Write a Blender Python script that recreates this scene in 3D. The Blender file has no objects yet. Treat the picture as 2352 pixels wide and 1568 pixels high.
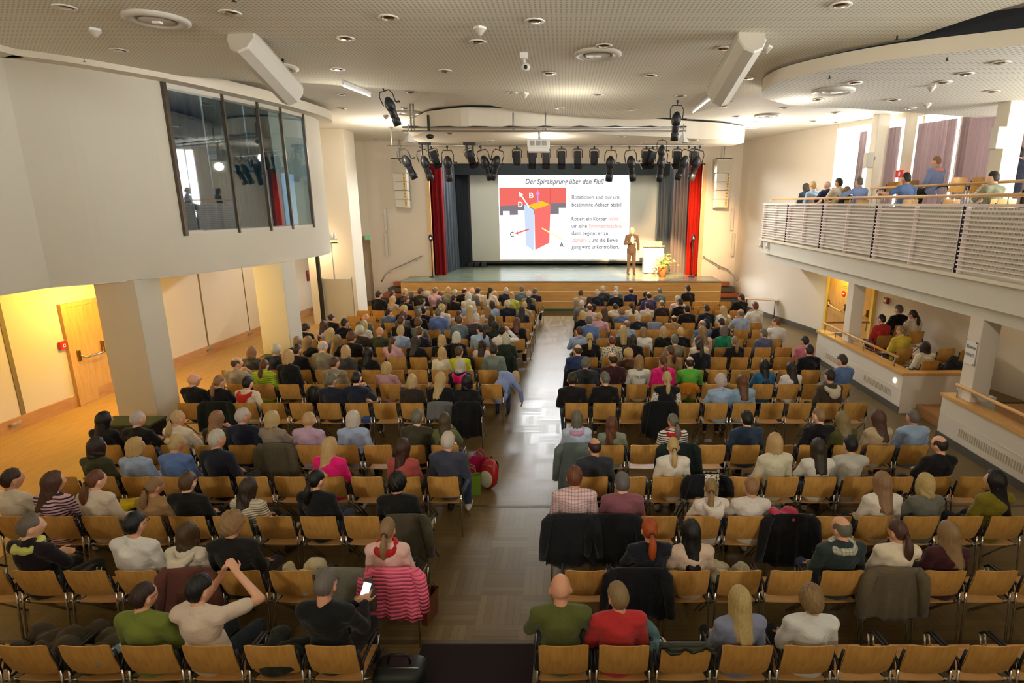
import bpy, bmesh, math, random
import numpy as np
from mathutils import Matrix, Vector, Euler
random.seed(7)
PI = math.pi
SC = bpy.context.scene
COL = SC.collection

# ------------------------------------------------------------------ camera
FPX, CX, CY, CAMH = 1312.0, 1295.0, 784.0, 4.25
TH = math.atan(318 / 1312)
CT, ST = math.cos(TH), math.sin(TH)
cd = bpy.data.cameras.new('camera'); cam = bpy.data.objects.new('camera', cd); COL.objects.link(cam)
cam.location = (0, 0, CAMH); cam.rotation_euler = (PI / 2 - TH, 0, 0)
cd.sensor_width = 36; cd.lens = FPX / 2352 * 36
cd.shift_x = -(CX - 1176) / 2352; cd.shift_y = 0
cd.clip_start = .05; cd.clip_end = 200
SC.camera = cam
SC.view_settings.view_transform = 'Standard'; SC.view_settings.look = 'None'
SC.view_settings.gamma = 1; SC.view_settings.use_curve_mapping = False
SC.view_settings.exposure = 0.45
# ------------------------------------------------------------------ daylight outside the windows
W = bpy.data.worlds.new('daylight'); SC.world = W; W.use_nodes = True
bg = W.node_tree.nodes['Background']; bg.inputs[0].default_value = (.93, .97, 1, 1); bg.inputs[1].default_value = 20.0

def lamp(name, typ, loc, energy, color=(1, 1, 1), rot=(0, 0, 0), **kw):
    d = bpy.data.lights.new(name, typ); d.energy = energy; d.color = color
    for k, v in kw.items(): setattr(d, k, v)
    o = bpy.data.objects.new(name, d); COL.objects.link(o); o.location = loc; o.rotation_euler = rot
    return o
def aim(o, target):
    o.rotation_euler = (Vector(target) - o.location).to_track_quat('-Z', 'Y').to_euler()
    return o
# light of the hall: rear house light, the rig's stage lights, corridor lamps, and added unseen fill lights
aim(lamp('house_light_rear', 'SPOT', (-2.6, -2.2, 5.9), 120, (1, .74, .44), spot_size=2.3, spot_blend=.9, shadow_soft_size=.10), (.5, 9, .5))
aim(lamp('audience_fill_light', 'AREA', (0, 26.4, 6.25), 900, (.94, .98, 1), shape='RECTANGLE', size=8, size_y=.5), (0, 12, 1))  # added area light hidden behind the valance to brighten the audience
aim(lamp('stage_key_light', 'SPOT', (3.4, 17.9, 5.3), 11000, (1, .60, .26), spot_size=.46, spot_blend=.5, shadow_soft_size=.06), (3.7, 25.0, 1.7))
aim(lamp('curtain_light', 'SPOT', (4.4, 17.9, 5.3), 2600, (1, .62, .32), spot_size=.75, spot_blend=.8, shadow_soft_size=.08), (5.2, 25.5, 2.6))
for k, (lx, ly, e) in enumerate([(-5.6, 5.2, 8), (-1.5, 6.5, 8), (3, 6.2, 8), (-4.4, 12, 32), (.2, 12.5, 38), (4.6, 12, 36), (-5.5, 18.6, 170), (5.8, 18.6, 190), (-.5, 17.4, 90)]):
    lamp('hall_fill_point', 'POINT', (lx, ly, 5.7), e * .6, (1, .93, .80), shadow_soft_size=.14)  # added fill points hung free below the ceiling; the downlights are unlit
lamp('corridor_lamp', 'POINT', (-9.35, 11.7, 2.6), 120, (1, .66, .10), shadow_soft_size=.12)
lamp('corridor_lamp', 'POINT', (-9.3, 6.4, 2.5), 40, (1, .72, .3), shadow_soft_size=.15)
lamp('corridor_lamp', 'POINT', (-7.9, 11.9, 2.6), 26, (1, .72, .3), shadow_soft_size=.15)
lamp('corridor_lamp', 'POINT', (-8.6, 19.5, 2.7), 35, (1, .76, .45), shadow_soft_size=.15)
lamp('corridor_lamp', 'POINT', (8.1, 17.2, 2.0), 22, (1, .72, .14), shadow_soft_size=.08)
for ux, uy in ((-3.2, -2.6), (4.2, -2.6)):
    aim(lamp('ceiling_fill_spot', 'SPOT', (ux, uy, 4.7), 900, (1, .95, .84), spot_size=1.7, spot_blend=1., shadow_soft_size=.3), (ux * .6, 8.5, 6.5))  # added spots out of view that brighten the near ceiling
lamp('box_fill_point', 'POINT', (-8.6, 12.9, 5.9), 200, (.8, .9, 1), shadow_soft_size=.1)  # added light inside the box that brightens its curtains
lamp('under_balcony_lamp', 'POINT', (8.4, 11.5, 2.1), 7, (1, .82, .55), shadow_soft_size=.15)

# ------------------------------------------------------------------ helpers
def ray(x, y):
    u = (x - CX) / FPX; v = (CY - y) / FPX
    return Vector((u, CT + v * ST, -ST + v * CT))
def at_z(x, y, z):
    r = ray(x, y); t = (z - CAMH) / r.z; return Vector((r.x * t, r.y * t, z))
def at_y(x, y, Y):
    r = ray(x, y); t = Y / r.y; return Vector((r.x * t, Y, CAMH + r.z * t))
def at_x(x, y, X):
    r = ray(x, y); t = X / r.x; return Vector((X, r.y * t, CAMH + r.z * t))

class MB:
    def __init__(s): s.v = []; s.f = []; s.m = []; s.mi = 0
    def add(s, vs, fs):
        o = len(s.v); s.v += [tuple(p) for p in vs]; s.f += [tuple(i + o for i in f) for f in fs]; s.m += [s.mi] * len(fs)
        return s
    def box(s, a, b):
        x0, y0, z0 = a; x1, y1, z1 = b
        return s.add([(x0, y0, z0), (x1, y0, z0), (x1, y1, z0), (x0, y1, z0), (x0, y0, z1), (x1, y0, z1), (x1, y1, z1), (x0, y1, z1)],
                     [(0, 3, 2, 1), (4, 5, 6, 7), (0, 1, 5, 4), (1, 2, 6, 5), (2, 3, 7, 6), (3, 0, 4, 7)])
    def obox(s, c, size, M=None, bev=0):
        hx, hy, hz = [q / 2 for q in size]
        if bev:
            bm = bmesh.new(); bmesh.ops.create_cube(bm, size=1)
            for v in bm.verts: v.co = Vector((v.co.x * hx * 2, v.co.y * hy * 2, v.co.z * hz * 2))
            bmesh.ops.bevel(bm, geom=bm.edges[:], offset=bev, segments=3, profile=.5, affect='EDGES')
            vs = [v.co.copy() for v in bm.verts]; fs = [[v.index for v in f.verts] for f in bm.faces]; bm.free()
        else:
            vs = [Vector((a * hx, b * hy, g * hz)) for g in (-1, 1) for a, b in ((-1, -1), (1, -1), (1, 1), (-1, 1))]
            fs = [(0, 3, 2, 1), (4, 5, 6, 7), (0, 1, 5, 4), (1, 2, 6, 5), (2, 3, 7, 6), (3, 0, 4, 7)]
        c = Vector(c)
        vs = [(M @ v if M else v) + c for v in vs]
        return s.add(vs, fs)
    def tube(s, pts, r, n=10, caps=True):
        pts = [Vector(p) for p in pts]
        rs = r if isinstance(r, (list, tuple)) else [r] * len(pts)
        ref = None; vs = []; fs = []
        for i, p in enumerate(pts):
            d = (pts[min(i + 1, len(pts) - 1)] - pts[max(i - 1, 0)])
            d = d.normalized() if d.length > 1e-9 else Vector((0, 0, 1))
            if ref is None:
                ref = Vector((1, 0, 0)) if abs(d.x) < .8 else Vector((0, 1, 0))
            a = (ref - d * ref.dot(d)).normalized(); b = d.cross(a); ref = a
            for k in range(n):
                q = 2 * PI * k / n; vs.append(p + a * (rs[i] * math.cos(q)) + b * (rs[i] * math.sin(q)))
        for i in range(len(pts) - 1):
            for k in range(n):
                fs.append((i * n + k, i * n + (k + 1) % n, (i + 1) * n + (k + 1) % n, (i + 1) * n + k))
        if caps:
            fs.append(tuple(range(n - 1, -1, -1))); fs.append(tuple((len(pts) - 1) * n + k for k in range(n)))
        return s.add(vs, fs)
    def capsule(s, p0, p1, r0, r1=None, n=14):
        r1 = r0 if r1 is None else r1
        p0 = Vector(p0); p1 = Vector(p1); d = (p1 - p0)
        d = d.normalized() if d.length > 1e-6 else Vector((0, 0, 1))
        pts = []; rs = []
        for a in (88, 60, 30): pts.append(p0 - d * r0 * math.sin(math.radians(a))); rs.append(r0 * math.cos(math.radians(a)))
        for t in (0, .34, .67, 1): pts.append(p0.lerp(p1, t)); rs.append(r0 + (r1 - r0) * t)
        for a in (30, 60, 88): pts.append(p1 + d * r1 * math.sin(math.radians(a))); rs.append(r1 * math.cos(math.radians(a)))
        return s.tube(pts, rs, n)
    def ell(s, c, r, M=None, nu=20, nv=14, fn=None):
        c = Vector(c); vs = []; fs = []
        for j in range(nv + 1):
            t = PI * j / nv
            for i in range(nu):
                p = 2 * PI * i / nu
                d = Vector((math.sin(t) * math.sin(p), math.sin(t) * math.cos(p), math.cos(t)))
                q = Vector((d.x * r[0], d.y * r[1], d.z * r[2]))
                if fn: q = fn(d, q)
                vs.append((M @ q if M else q) + c)
        for j in range(nv):
            for i in range(nu):
                a, b = j * nu + i, j * nu + (i + 1) % nu; e, f = a + nu, b + nu
                if j == 0: fs.append((a, e, f)) if i else fs.append((a, e, f))
                elif j == nv - 1: fs.append((a, e, b))
                else: fs.append((a, e, f, b))
        return s.add(vs, fs)
    def grid(s, P, nu, nv, closeu=False):
        vs = [P(i, j) for j in range(nv + 1) for i in range(nu if closeu else nu + 1)]
        w = nu if closeu else nu + 1; fs = []
        for j in range(nv):
            for i in range(nu):
                a = j * w + i; b = j * w + (i + 1) % w; fs.append((a, b, b + w, a + w))
        return s.add(vs, fs)
    def lathe(s, prof, c=(0, 0, 0), n=24, M=None):
        c = Vector(c); vs = []; fs = []
        for r, z in prof:
            for k in range(n):
                a = 2 * PI * k / n; q = Vector((r * math.cos(a), r * math.sin(a), z)); vs.append((M @ q if M else q) + c)
        for i in range(len(prof) - 1):
            for k in range(n): fs.append((i * n + k, i * n + (k + 1) % n, (i + 1) * n + (k + 1) % n, (i + 1) * n + k))
        return s.add(vs, fs)
    def prism(s, pts, z0, z1):
        n = len(pts)
        return s.add([(p[0], p[1], z0) for p in pts] + [(p[0], p[1], z1) for p in pts],
                     [tuple(range(n - 1, -1, -1)), tuple(range(n, 2 * n))] + [(i, (i + 1) % n, n + (i + 1) % n, n + i) for i in range(n)])
    def mesh(s, name, mats, smooth=False):
        me = bpy.data.meshes.new(name); me.from_pydata(s.v, [], s.f)
        for m in (mats if isinstance(mats, (list, tuple)) else [mats]): me.materials.append(m)
        if isinstance(mats, (list, tuple)) and len(mats) > 1: me.polygons.foreach_set('material_index', s.m)
        if smooth is True: me.polygons.foreach_set('use_smooth', [True] * len(me.polygons))
        elif smooth: me.shade_auto = None
        me.update(); return me
    def build(s, name, mats, parent=None, smooth=False, fix=False):
        me = s.mesh(name, mats, smooth)
        if fix:
            bm = bmesh.new(); bm.from_mesh(me); bmesh.ops.remove_doubles(bm, verts=bm.verts, dist=1e-5)
            bmesh.ops.recalc_face_normals(bm, faces=bm.faces); bm.to_mesh(me); bm.free()
        return put(name, me, parent)

def put(name, me, parent=None):
    o = bpy.data.objects.new(name, me); COL.objects.link(o)
    if parent: o.parent = parent
    return o
def empty(name, loc=(0, 0, 0), rz=0):
    o = bpy.data.objects.new(name, None); COL.objects.link(o); o.location = loc; o.rotation_euler = (0, 0, rz); o.empty_display_size = .1
    return o
def tag(o, label=None, cat=None, group=None, kind=None):
    if label: o['label'] = label
    if cat: o['category'] = cat
    if group: o['group'] = group
    if kind: o['kind'] = kind
    return o
def struct(o, label=None): o['kind'] = 'structure'; (label and o.__setitem__('label', label)); return o
def copy_tree(o, parent=None):
    c = o.copy(); COL.objects.link(c)
    if parent: c.parent = parent
    for ch in list(o.children): copy_tree(ch, c)
    return c
def smooth_by_angle(me, deg=35):
    me.polygons.foreach_set('use_smooth', [True] * len(me.polygons))
    bm = bmesh.new(); bm.from_mesh(me)
    for e in bm.edges:
        if len(e.link_faces) == 2 and e.link_faces[0].normal.angle(e.link_faces[1].normal, 0) > math.radians(deg): e.smooth = False
    bm.to_mesh(me); bm.free()

# ------------------------------------------------------------------ materials
def srgb(r, g, b):
    f = lambda c: c / 12.92 if c <= .04045 else ((c + .055) / 1.055) ** 2.4
    return (f(r / 255), f(g / 255), f(b / 255), 1)
def mat(name, col, rough=.6, metal=0, spec=.5, emit=None, es=0):
    m = bpy.data.materials.new(name); m.use_nodes = True; b = m.node_tree.nodes['Principled BSDF']
    b.inputs['Base Color'].default_value = col; b.inputs['Roughness'].default_value = rough; b.inputs['Metallic'].default_value = metal
    b.inputs['Specular IOR Level'].default_value = spec
    if emit: b.inputs['Emission Color'].default_value = emit; b.inputs['Emission Strength'].default_value = es
    return m
class NT:
    def __init__(s, m): s.t = m.node_tree; s.b = s.t.nodes['Principled BSDF']
    def n(s, typ, **kw):
        x = s.t.nodes.new(typ)
        for k, v in kw.items(): setattr(x, k, v)
        return x
    def set(s, inp, v):
        if hasattr(v, 'is_output') or hasattr(v, 'links'): s.t.links.new(v, inp)
        else: inp.default_value = v
    def math(s, op, a, b=0., c=None):
        x = s.n('ShaderNodeMath', operation=op); s.set(x.inputs[0], a); s.set(x.inputs[1], b)
        if c is not None: s.set(x.inputs[2], c)
        return x.outputs[0]
    def mix(s, f, a, b, mode='MIX'):
        x = s.n('ShaderNodeMix', data_type='RGBA', blend_type=mode); s.set(x.inputs[0], f); s.set(x.inputs[6], a); s.set(x.inputs[7], b); return x.outputs[2]
    def pos(s, kind='Object'):
        return s.n('ShaderNodeTexCoord').outputs[kind]
    def xyz(s, v):
        x = s.n('ShaderNodeSeparateXYZ'); s.t.links.new(v, x.inputs[0]); return x.outputs
    def noise(s, v, scale, detail=3, rough=.5):
        x = s.n('ShaderNodeTexNoise'); x.inputs['Scale'].default_value = scale; x.inputs['Detail'].default_value = detail; x.inputs['Roughness'].default_value = rough
        if v is not None: s.t.links.new(v, x.inputs['Vector'])
        return x.outputs['Fac']
    def ramp(s, f, stops):
        x = s.n('ShaderNodeValToRGB'); s.t.links.new(f, x.inputs[0]); e = x.color_ramp.elements
        while len(e) < len(stops): e.new(.5)
        for i, (p, c) in enumerate(stops): e[i].position = p; e[i].color = c
        return x.outputs[0]
    def mapv(s, v, scale=(1, 1, 1), rot=(0, 0, 0)):
        x = s.n('ShaderNodeMapping'); s.t.links.new(v, x.inputs[0]); x.inputs['Scale'].default_value = scale; x.inputs['Rotation'].default_value = rot; return x.outputs[0]
    def bump(s, h, strength=.3, dist=.01):
        x = s.n('ShaderNodeBump'); x.inputs['Strength'].default_value = strength; x.inputs['Distance'].default_value = dist
        s.t.links.new(h, x.inputs['Height']); s.t.links.new(x.outputs[0], s.b.inputs['Normal'])
    def base(s, c): s.t.links.new(c, s.b.inputs['Base Color'])

def wall_mat(name, col, amp=.05):
    m = mat(name, col, .75, spec=.3); t = NT(m); f = t.noise(t.pos(), 1.3, 4)
    c2 = tuple(q * (1 - amp) for q in col[:3]) + (1,)
    t.base(t.mix(f, col, c2)); t.bump(t.noise(t.pos(), 60, 2), .05, .002); return m
M_wall = wall_mat('wall_plaster', srgb(226, 214, 196))
M_wallL = wall_mat('wall_panel_paint', srgb(224, 208, 184))
M_white = wall_mat('white_paint', srgb(230, 221, 202))
M_whitedim = wall_mat('white_paint_dimmed', srgb(208, 200, 182))  # white paint darkened in colour for the weaker light on the left box
M_soffit = wall_mat('soffit_paint', srgb(222, 218, 204))
M_ceil = wall_mat('upper_ceiling_paint', srgb(232, 226, 212))

def perf_mat(name, col, pitch, r, dark, ang=0.):
    m = mat(name, col, .8, spec=.25); t = NT(m)
    v = t.xyz(t.mapv(t.pos(), rot=(0, 0, ang)))
    fx = t.math('SUBTRACT', t.math('FRACT', t.math('DIVIDE', v[0], pitch)), .5)
    fy = t.math('SUBTRACT', t.math('FRACT', t.math('DIVIDE', v[1], pitch)), .5)
    d = t.math('SQRT', t.math('ADD', t.math('MULTIPLY', fx, fx), t.math('MULTIPLY', fy, fy)))
    hole = t.math('LESS_THAN', d, r)
    nz = t.noise(t.pos(), .7, 3); c = t.mix(nz, col, tuple(q * .93 for q in col[:3]) + (1,))
    t.base(t.mix(t.math('MULTIPLY', hole, .7), c, dark)); return m
M_perf = perf_mat('perforated_ceiling', srgb(236, 231, 212), .06, .22, srgb(150, 146, 132))
M_perf2 = perf_mat('perforated_ceiling_light', srgb(222, 218, 206), .09, .2, srgb(120, 116, 108))

def wood_mat(name, c1, c2, rough=.4, scale=1., axis=2, contrast=(.35, .65)):
    m = mat(name, c1, rough, spec=.4); t = NT(m)
    sc = [9 * scale] * 3; sc[axis] = 1.0 * scale
    f = t.noise(t.mapv(t.pos(), scale=tuple(sc)), 3, 5, .6)
    t.base(t.ramp(f, [(contrast[0], c1), (contrast[1], c2)])); return m
M_wood = wood_mat('light_beech_veneer', srgb(208, 158, 84), srgb(190, 140, 70), .36, 1.2)
M_wood_seat = wood_mat('beech_seat', srgb(206, 156, 92), srgb(188, 138, 78), .38, 1.2, 0)
M_stagewood = wood_mat('stage_front_veneer', srgb(214, 164, 92), srgb(198, 146, 78), .45, .5, 0)
M_door = wood_mat('door_veneer', srgb(214, 170, 106), srgb(196, 148, 84), .45, .7, 2, (.3, .7))
M_cap = wood_mat('handrail_wood', srgb(222, 172, 104), srgb(206, 152, 86), .4, .7, 1)
M_skirt = wood_mat('skirting_wood', srgb(198, 148, 96), srgb(180, 128, 80), .5, .7, 1)

def parquet():
    m = mat('parquet_floor', (.3, .2, .1, 1), .3, spec=.42); t = NT(m); p = t.xyz(t.pos()); S = .46; N = 6
    gx = t.math('DIVIDE', p[0], S); gy = t.math('DIVIDE', p[1], S)
    ix = t.math('FLOOR', gx); iy = t.math('FLOOR', gy)
    par = t.math('MODULO', t.math('ABSOLUTE', t.math('ADD', ix, iy)), 2)
    fx = t.math('FRACT', gx); fy = t.math('FRACT', gy)
    a = t.math('ADD', t.math('MULTIPLY', fx, par), t.math('MULTIPLY', fy, t.math('SUBTRACT', 1, par)))
    st = t.math('MULTIPLY', a, N); sid = t.math('FLOOR', st); sf = t.math('FRACT', st)
    cv = t.n('ShaderNodeCombineXYZ'); t.set(cv.inputs[0], ix); t.set(cv.inputs[1], iy); t.set(cv.inputs[2], sid)
    wn = t.n('ShaderNodeTexWhiteNoise'); t.t.links.new(cv.outputs[0], wn.inputs['Vector'])
    cell = t.n('ShaderNodeTexWhiteNoise'); cv2 = t.n('ShaderNodeCombineXYZ'); t.set(cv2.inputs[0], ix); t.set(cv2.inputs[1], iy); t.t.links.new(cv2.outputs[0], cell.inputs['Vector'])
    w = t.math('ADD', t.math('MULTIPLY', wn.outputs['Value'], .6), t.math('MULTIPLY', cell.outputs['Value'], .4))
    c = t.ramp(w, [(0, srgb(104, 84, 46)), (.5, srgb(114, 94, 54)), (1, srgb(128, 106, 64))])
    gap = t.math('LESS_THAN', t.math('MINIMUM', sf, t.math('SUBTRACT', 1, sf)), .035)
    c = t.mix(t.math('MULTIPLY', gap, .5), c, srgb(52, 40, 24))
    nz = t.noise(t.pos(), .5, 4); c = t.mix(t.math('MULTIPLY', nz, .25), c, srgb(84, 64, 38)); t.base(c)
    r = t.math('ADD', t.math('MULTIPLY', wn.outputs['Value'], .10), .31); t.t.links.new(r, t.b.inputs['Roughness'])
    t.bump(w, .12, .003); return m
M_floor = parquet()
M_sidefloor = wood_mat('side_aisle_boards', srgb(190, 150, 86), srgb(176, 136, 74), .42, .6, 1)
M_carpet = mat('entrance_mat_fabric', srgb(46, 38, 36), .95, spec=.1); _t = NT(M_carpet); _t.base(_t.mix(_t.noise(_t.pos(), 90, 2), srgb(54, 44, 42), srgb(34, 28, 28)))
M_line = mat('floor_seam_strip', srgb(84, 66, 46), .5)
def stagefloor():
    m = mat('stage_floor_boards', (.1, .1, .1, 1), .22, spec=.6); t = NT(m); p = t.xyz(t.pos())
    b = t.math('DIVIDE', p[1], .22); f = t.math('FRACT', b); gap = t.math('LESS_THAN', f, .03)
    wn = t.n('ShaderNodeTexWhiteNoise', noise_dimensions='1D'); t.set(wn.inputs['W'], t.math('FLOOR', b))
    n = t.noise(t.mapv(t.pos(), scale=(1, 6, 1)), 1.4, 5)
    c = t.ramp(t.math('ADD', t.math('MULTIPLY', n, .7), t.math('MULTIPLY', wn.outputs['Value'], .3)), [(.2, srgb(86, 100, 86)), (.8, srgb(126, 132, 108))])  # green cast put into the board colour for the screen's reflection
    t.base(t.mix(t.math('MULTIPLY', gap, .5), c, srgb(50, 48, 42)))
    t.t.links.new(t.math('ADD', t.math('MULTIPLY', n, .22), .12), t.b.inputs['Roughness']); return m
M_stage = stagefloor()
M_chrome = mat('chrome', srgb(214, 214, 214), .16, 1)
M_steel = mat('brushed_steel', srgb(176, 172, 164), .35, 1)
M_brass = mat('brass_fitting', srgb(150, 120, 64), .35, 1)
M_black = mat('black_plastic', srgb(24, 24, 25), .45)
M_blackm = mat('black_metal', srgb(34, 35, 38), .42, .3)
M_gapshade = mat('gap_shade', srgb(40, 44, 50), .9)  # dark colour stands for the shade in the gaps above the ceiling panels
M_grey = mat('grey_metal', srgb(150, 150, 146), .5, .4)
M_whitep = mat('white_plastic', srgb(232, 230, 224), .4)
M_offw = mat('off_white_shell', srgb(204, 198, 184), .45)
M_red = mat('red_sign_plastic', srgb(188, 34, 26), .5)
M_green = mat('green_sign', srgb(60, 150, 90), .5, emit=srgb(70, 170, 110), es=.4)
M_bulb = mat('downlight_reflector', srgb(190, 176, 150), .18, 1)
M_glow = mat('lamp_glow', (1, .9, .7, 1), .5, emit=(1, .82, .55, 1), es=6)
M_concrete = mat('skirting_dark', srgb(84, 78, 68), .7)

def objcol(name, rough=.85, kind='cloth', spec=.25):
    m = mat(name, (.5, .5, .5, 1), rough, spec=spec); t = NT(m); oi = t.n('ShaderNodeObjectInfo'); c = oi.outputs['Color']; P = t.pos()
    if kind == 'cloth':
        n = t.noise(P, 8, 4); c = t.mix(t.math('MULTIPLY', n, .30), c, t.mix(1., c, (.42, .42, .42, 1), 'MULTIPLY'))
        t.bump(t.noise(t.mapv(P, scale=(1, 1, 1.6)), 11, 4, .6), .55, .03)
        t.b.inputs['Sheen Weight'].default_value = .12
    elif kind == 'stripe':
        z = t.xyz(P)[2]; s_ = t.math('LESS_THAN', t.math('FRACT', t.math('MULTIPLY', z, 26)), .42)
        c = t.mix(s_, c, srgb(58, 46, 58)); t.bump(t.noise(P, 11, 3), .4, .02)
    elif kind == 'ribs':
        z = t.xyz(P)[2]; s_ = t.math('SINE', t.math('MULTIPLY', z, 190)); t.bump(s_, .6, .012)
        c = t.mix(t.math('MULTIPLY', t.math('LESS_THAN', s_, -.3), .35), c, srgb(70, 62, 52))
    elif kind == 'check':
        q = t.xyz(P); a = t.math('LESS_THAN', t.math('FRACT', t.math('MULTIPLY', q[0], 30)), .3); b = t.math('LESS_THAN', t.math('FRACT', t.math('MULTIPLY', q[2], 30)), .3)
        c = t.mix(t.math('MULTIPLY', t.math('ADD', a, b), .38), c, srgb(120, 84, 92)); t.bump(t.noise(P, 11, 3), .4, .02)
    elif kind == 'quilt':
        z = t.xyz(P)[2]; s_ = t.math('ABSOLUTE', t.math('SINE', t.math('MULTIPLY', z, 78))); t.bump(s_, .8, .014)
        c = t.mix(t.math('LESS_THAN', s_, .2), c, t.mix(1., c, (.6, .52, .56, 1), 'MULTIPLY'))
    elif kind == 'spot':
        n = t.noise(P, 46, 1); c = t.mix(t.math('GREATER_THAN', n, .56), c, srgb(92, 86, 80))
    elif kind == 'hair':
        w = t.noise(t.mapv(P, scale=(60, 60, 5)), 1.6, 4, .7)
        c = t.mix(w, t.mix(1., c, (.42, .40, .38, 1), 'MULTIPLY'), c); t.bump(w, .5, .012)
    elif kind == 'skin':
        n = t.noise(P, 14, 3); c = t.mix(t.math('MULTIPLY', n, .25), c, t.mix(1., c, (.85, .62, .55, 1), 'MULTIPLY'))
        t.b.inputs['Subsurface Weight'].default_value = 0
    t.base(c); return m
M_cloth = objcol('cloth'); M_stripe = objcol('striped_knit', kind='stripe'); M_check = objcol('checked_cotton', kind='check')
M_rib = objcol('ribbed_knit', kind='ribs'); M_quilt = objcol('quilted_nylon', .55, 'quilt', .4); M_spot = objcol('spotted_cloth', kind='spot')
M_hair = objcol('hair', .42, 'hair', .45); M_skin = objcol('skin', .45, 'skin', .45); M_jeans = objcol('trouser_cloth')
M_leather = objcol('shoe_leather', .4, 'plain', .5)
# ================================================================== THE HALL
HS = 1.23; ZC = 6.66
# floor
struct(MB().box((-11, -4, -.12), (13, 25.6, 0)).build('floor', M_floor))
for yl, nm in ((7.43, 'trim_1'), (4.80, 'trim_2')):
    struct(MB().box((-10.4, yl, 0), (6.9, yl + .05, .006)).build(nm, M_line))
o = MB().box((-1.40, 2.2, 0), (-.29, 4.78, .012)).build('doormat', M_carpet)
tag(o, 'dark entrance mat on the floor at the near end of the central aisle', 'mat')
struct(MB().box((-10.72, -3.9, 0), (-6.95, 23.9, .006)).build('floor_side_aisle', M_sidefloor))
# left wall (slightly slanted), right wall, rear wall
LW = [(-10.75, -4), (-10.6, 8), (-9.8, 25.5)]
def wall_strip(pts, z0, z1, th, side):
    mb = MB(); n = len(pts)
    for i in range(n - 1):
        a, b = Vector(pts[i]), Vector(pts[i + 1]); d = (b - a).normalized(); nn = Vector((-d.y, d.x)) * th * side
        mb.prism([a, b, b + nn, a + nn] if side > 0 else [a, a + nn, b + nn, b], z0, z1)
    return mb
struct(wall_strip(LW, 0, ZC, .2, 1).build('wall_left', M_wallL, fix=True))
struct(wall_strip(LW, 0, .26, .035, -1).build('baseboard_left', M_skirt, fix=True))
# seams of the wall panels and small steel fittings on the skirting
def lw_pt(y):
    for (x0, y0), (x1, y1) in zip(LW, LW[1:]):
        if y0 <= y <= y1: return x0 + (x1 - x0) * (y - y0) / (y1 - y0)
for i, (px, py, wdt) in enumerate([(470, 740, .05), (568, 720, .03), (36, 900, .09), (735, 660, .03)]):
    r = ray(px, py); best = min((abs(r.x / r.y * y - lw_pt(y)), y) for y in [6 + .02 * k for k in range(850)]); y = best[1]
    struct(MB().box((lw_pt(y) - .02, y, .26), (lw_pt(y) + .012, y + wdt, 3.4)).build('trim_%d' % (3 + i), mat('panel_seam', srgb(122, 104, 66), .7)))
for px, py in [(80, 973), (392, 851), (512, 802), (600, 766), (738, 712)]:
    p = at_z(px, py, .16); y = p.y
    if 5 < y < 23:
        h = empty('floor_bolt', (lw_pt(y) + .05, y, .16)); tag(h, 'small steel bolt on the left skirting, %s' % ['at its near end', 'beyond the square pillar', 'at the middle panel seam', 'before the yellow pillar', 'at its far end'][[80, 392, 512, 600, 738].index(px)], 'bolt', 'bolts on the left skirting')
        MB().obox((0, 0, 0), (.05, .22, .05), bev=.01).build('bolt_plate', M_steel, h); MB().tube([(.02, -.08, .03), (.03, .1, .03)], .012).build('bolt_rod', M_chrome, h)
RW = [(7.2, 24.3), (8.48, 18.3), (10.3, 8), (10.8, -4)]
struct(wall_strip(RW, 0, 2.7, .2, 1).build('wall_right', M_wall, fix=True))
struct(wall_strip(RW, 0, .16, .05, -1).build('baseboard_right', M_concrete, fix=True))
RU = [(7.2, 24.3), (8.62, 19.05)]
struct(wall_strip(RU, 2.7, ZC, .2, 1).build('wall_right_upper', M_wall, fix=True))
struct(MB().box((-11, -4.2, 0), (16, -4, ZC)).build('wall_back', M_wall))
# upper ceiling
struct(MB().box((-11, -4, ZC), (16, 24.6, ZC + .1)).build('ceiling', M_ceil))
# stage wall with proscenium opening
mb = MB(); y0, y1 = 24.2, 24.5
mb.box((-8.1, y0, 0), (-5.55, y1, 7)).box((5.72, y0, 0), (8.0, y1, 7)).box((-5.55, y0, 5.82), (5.72, y1, 7))
struct(mb.build('wall_front', M_wall))
struct(MB().box((-9.9, 24.2, 2.9), (-8.1, 24.5, ZC)).build('wall_front_left', M_white))
struct(MB().box((-9.9, 25.3, 0), (-7.9, 25.5, 3)).build('wall_passage', M_wallL))
struct(MB().box((-8.12, 24.5, 0), (-8.0, 25.5, 3)).build('wall_passage_side', M_wallL)); struct(MB().box((-10, 24.5, 2.9), (-7.9, 25.6, 3.0)).build('ceiling_passage', M_white))
# wooden reveals of the proscenium
struct(MB().box((-5.62, 24.12, HS), (-5.48, 24.2, 5.82)).box((5.64, 24.12, HS), (5.8, 24.2, 5.82)).build('trim_20', wood_mat('reveal_wood', srgb(226, 190, 140), srgb(214, 174, 122), .5)))
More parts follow.
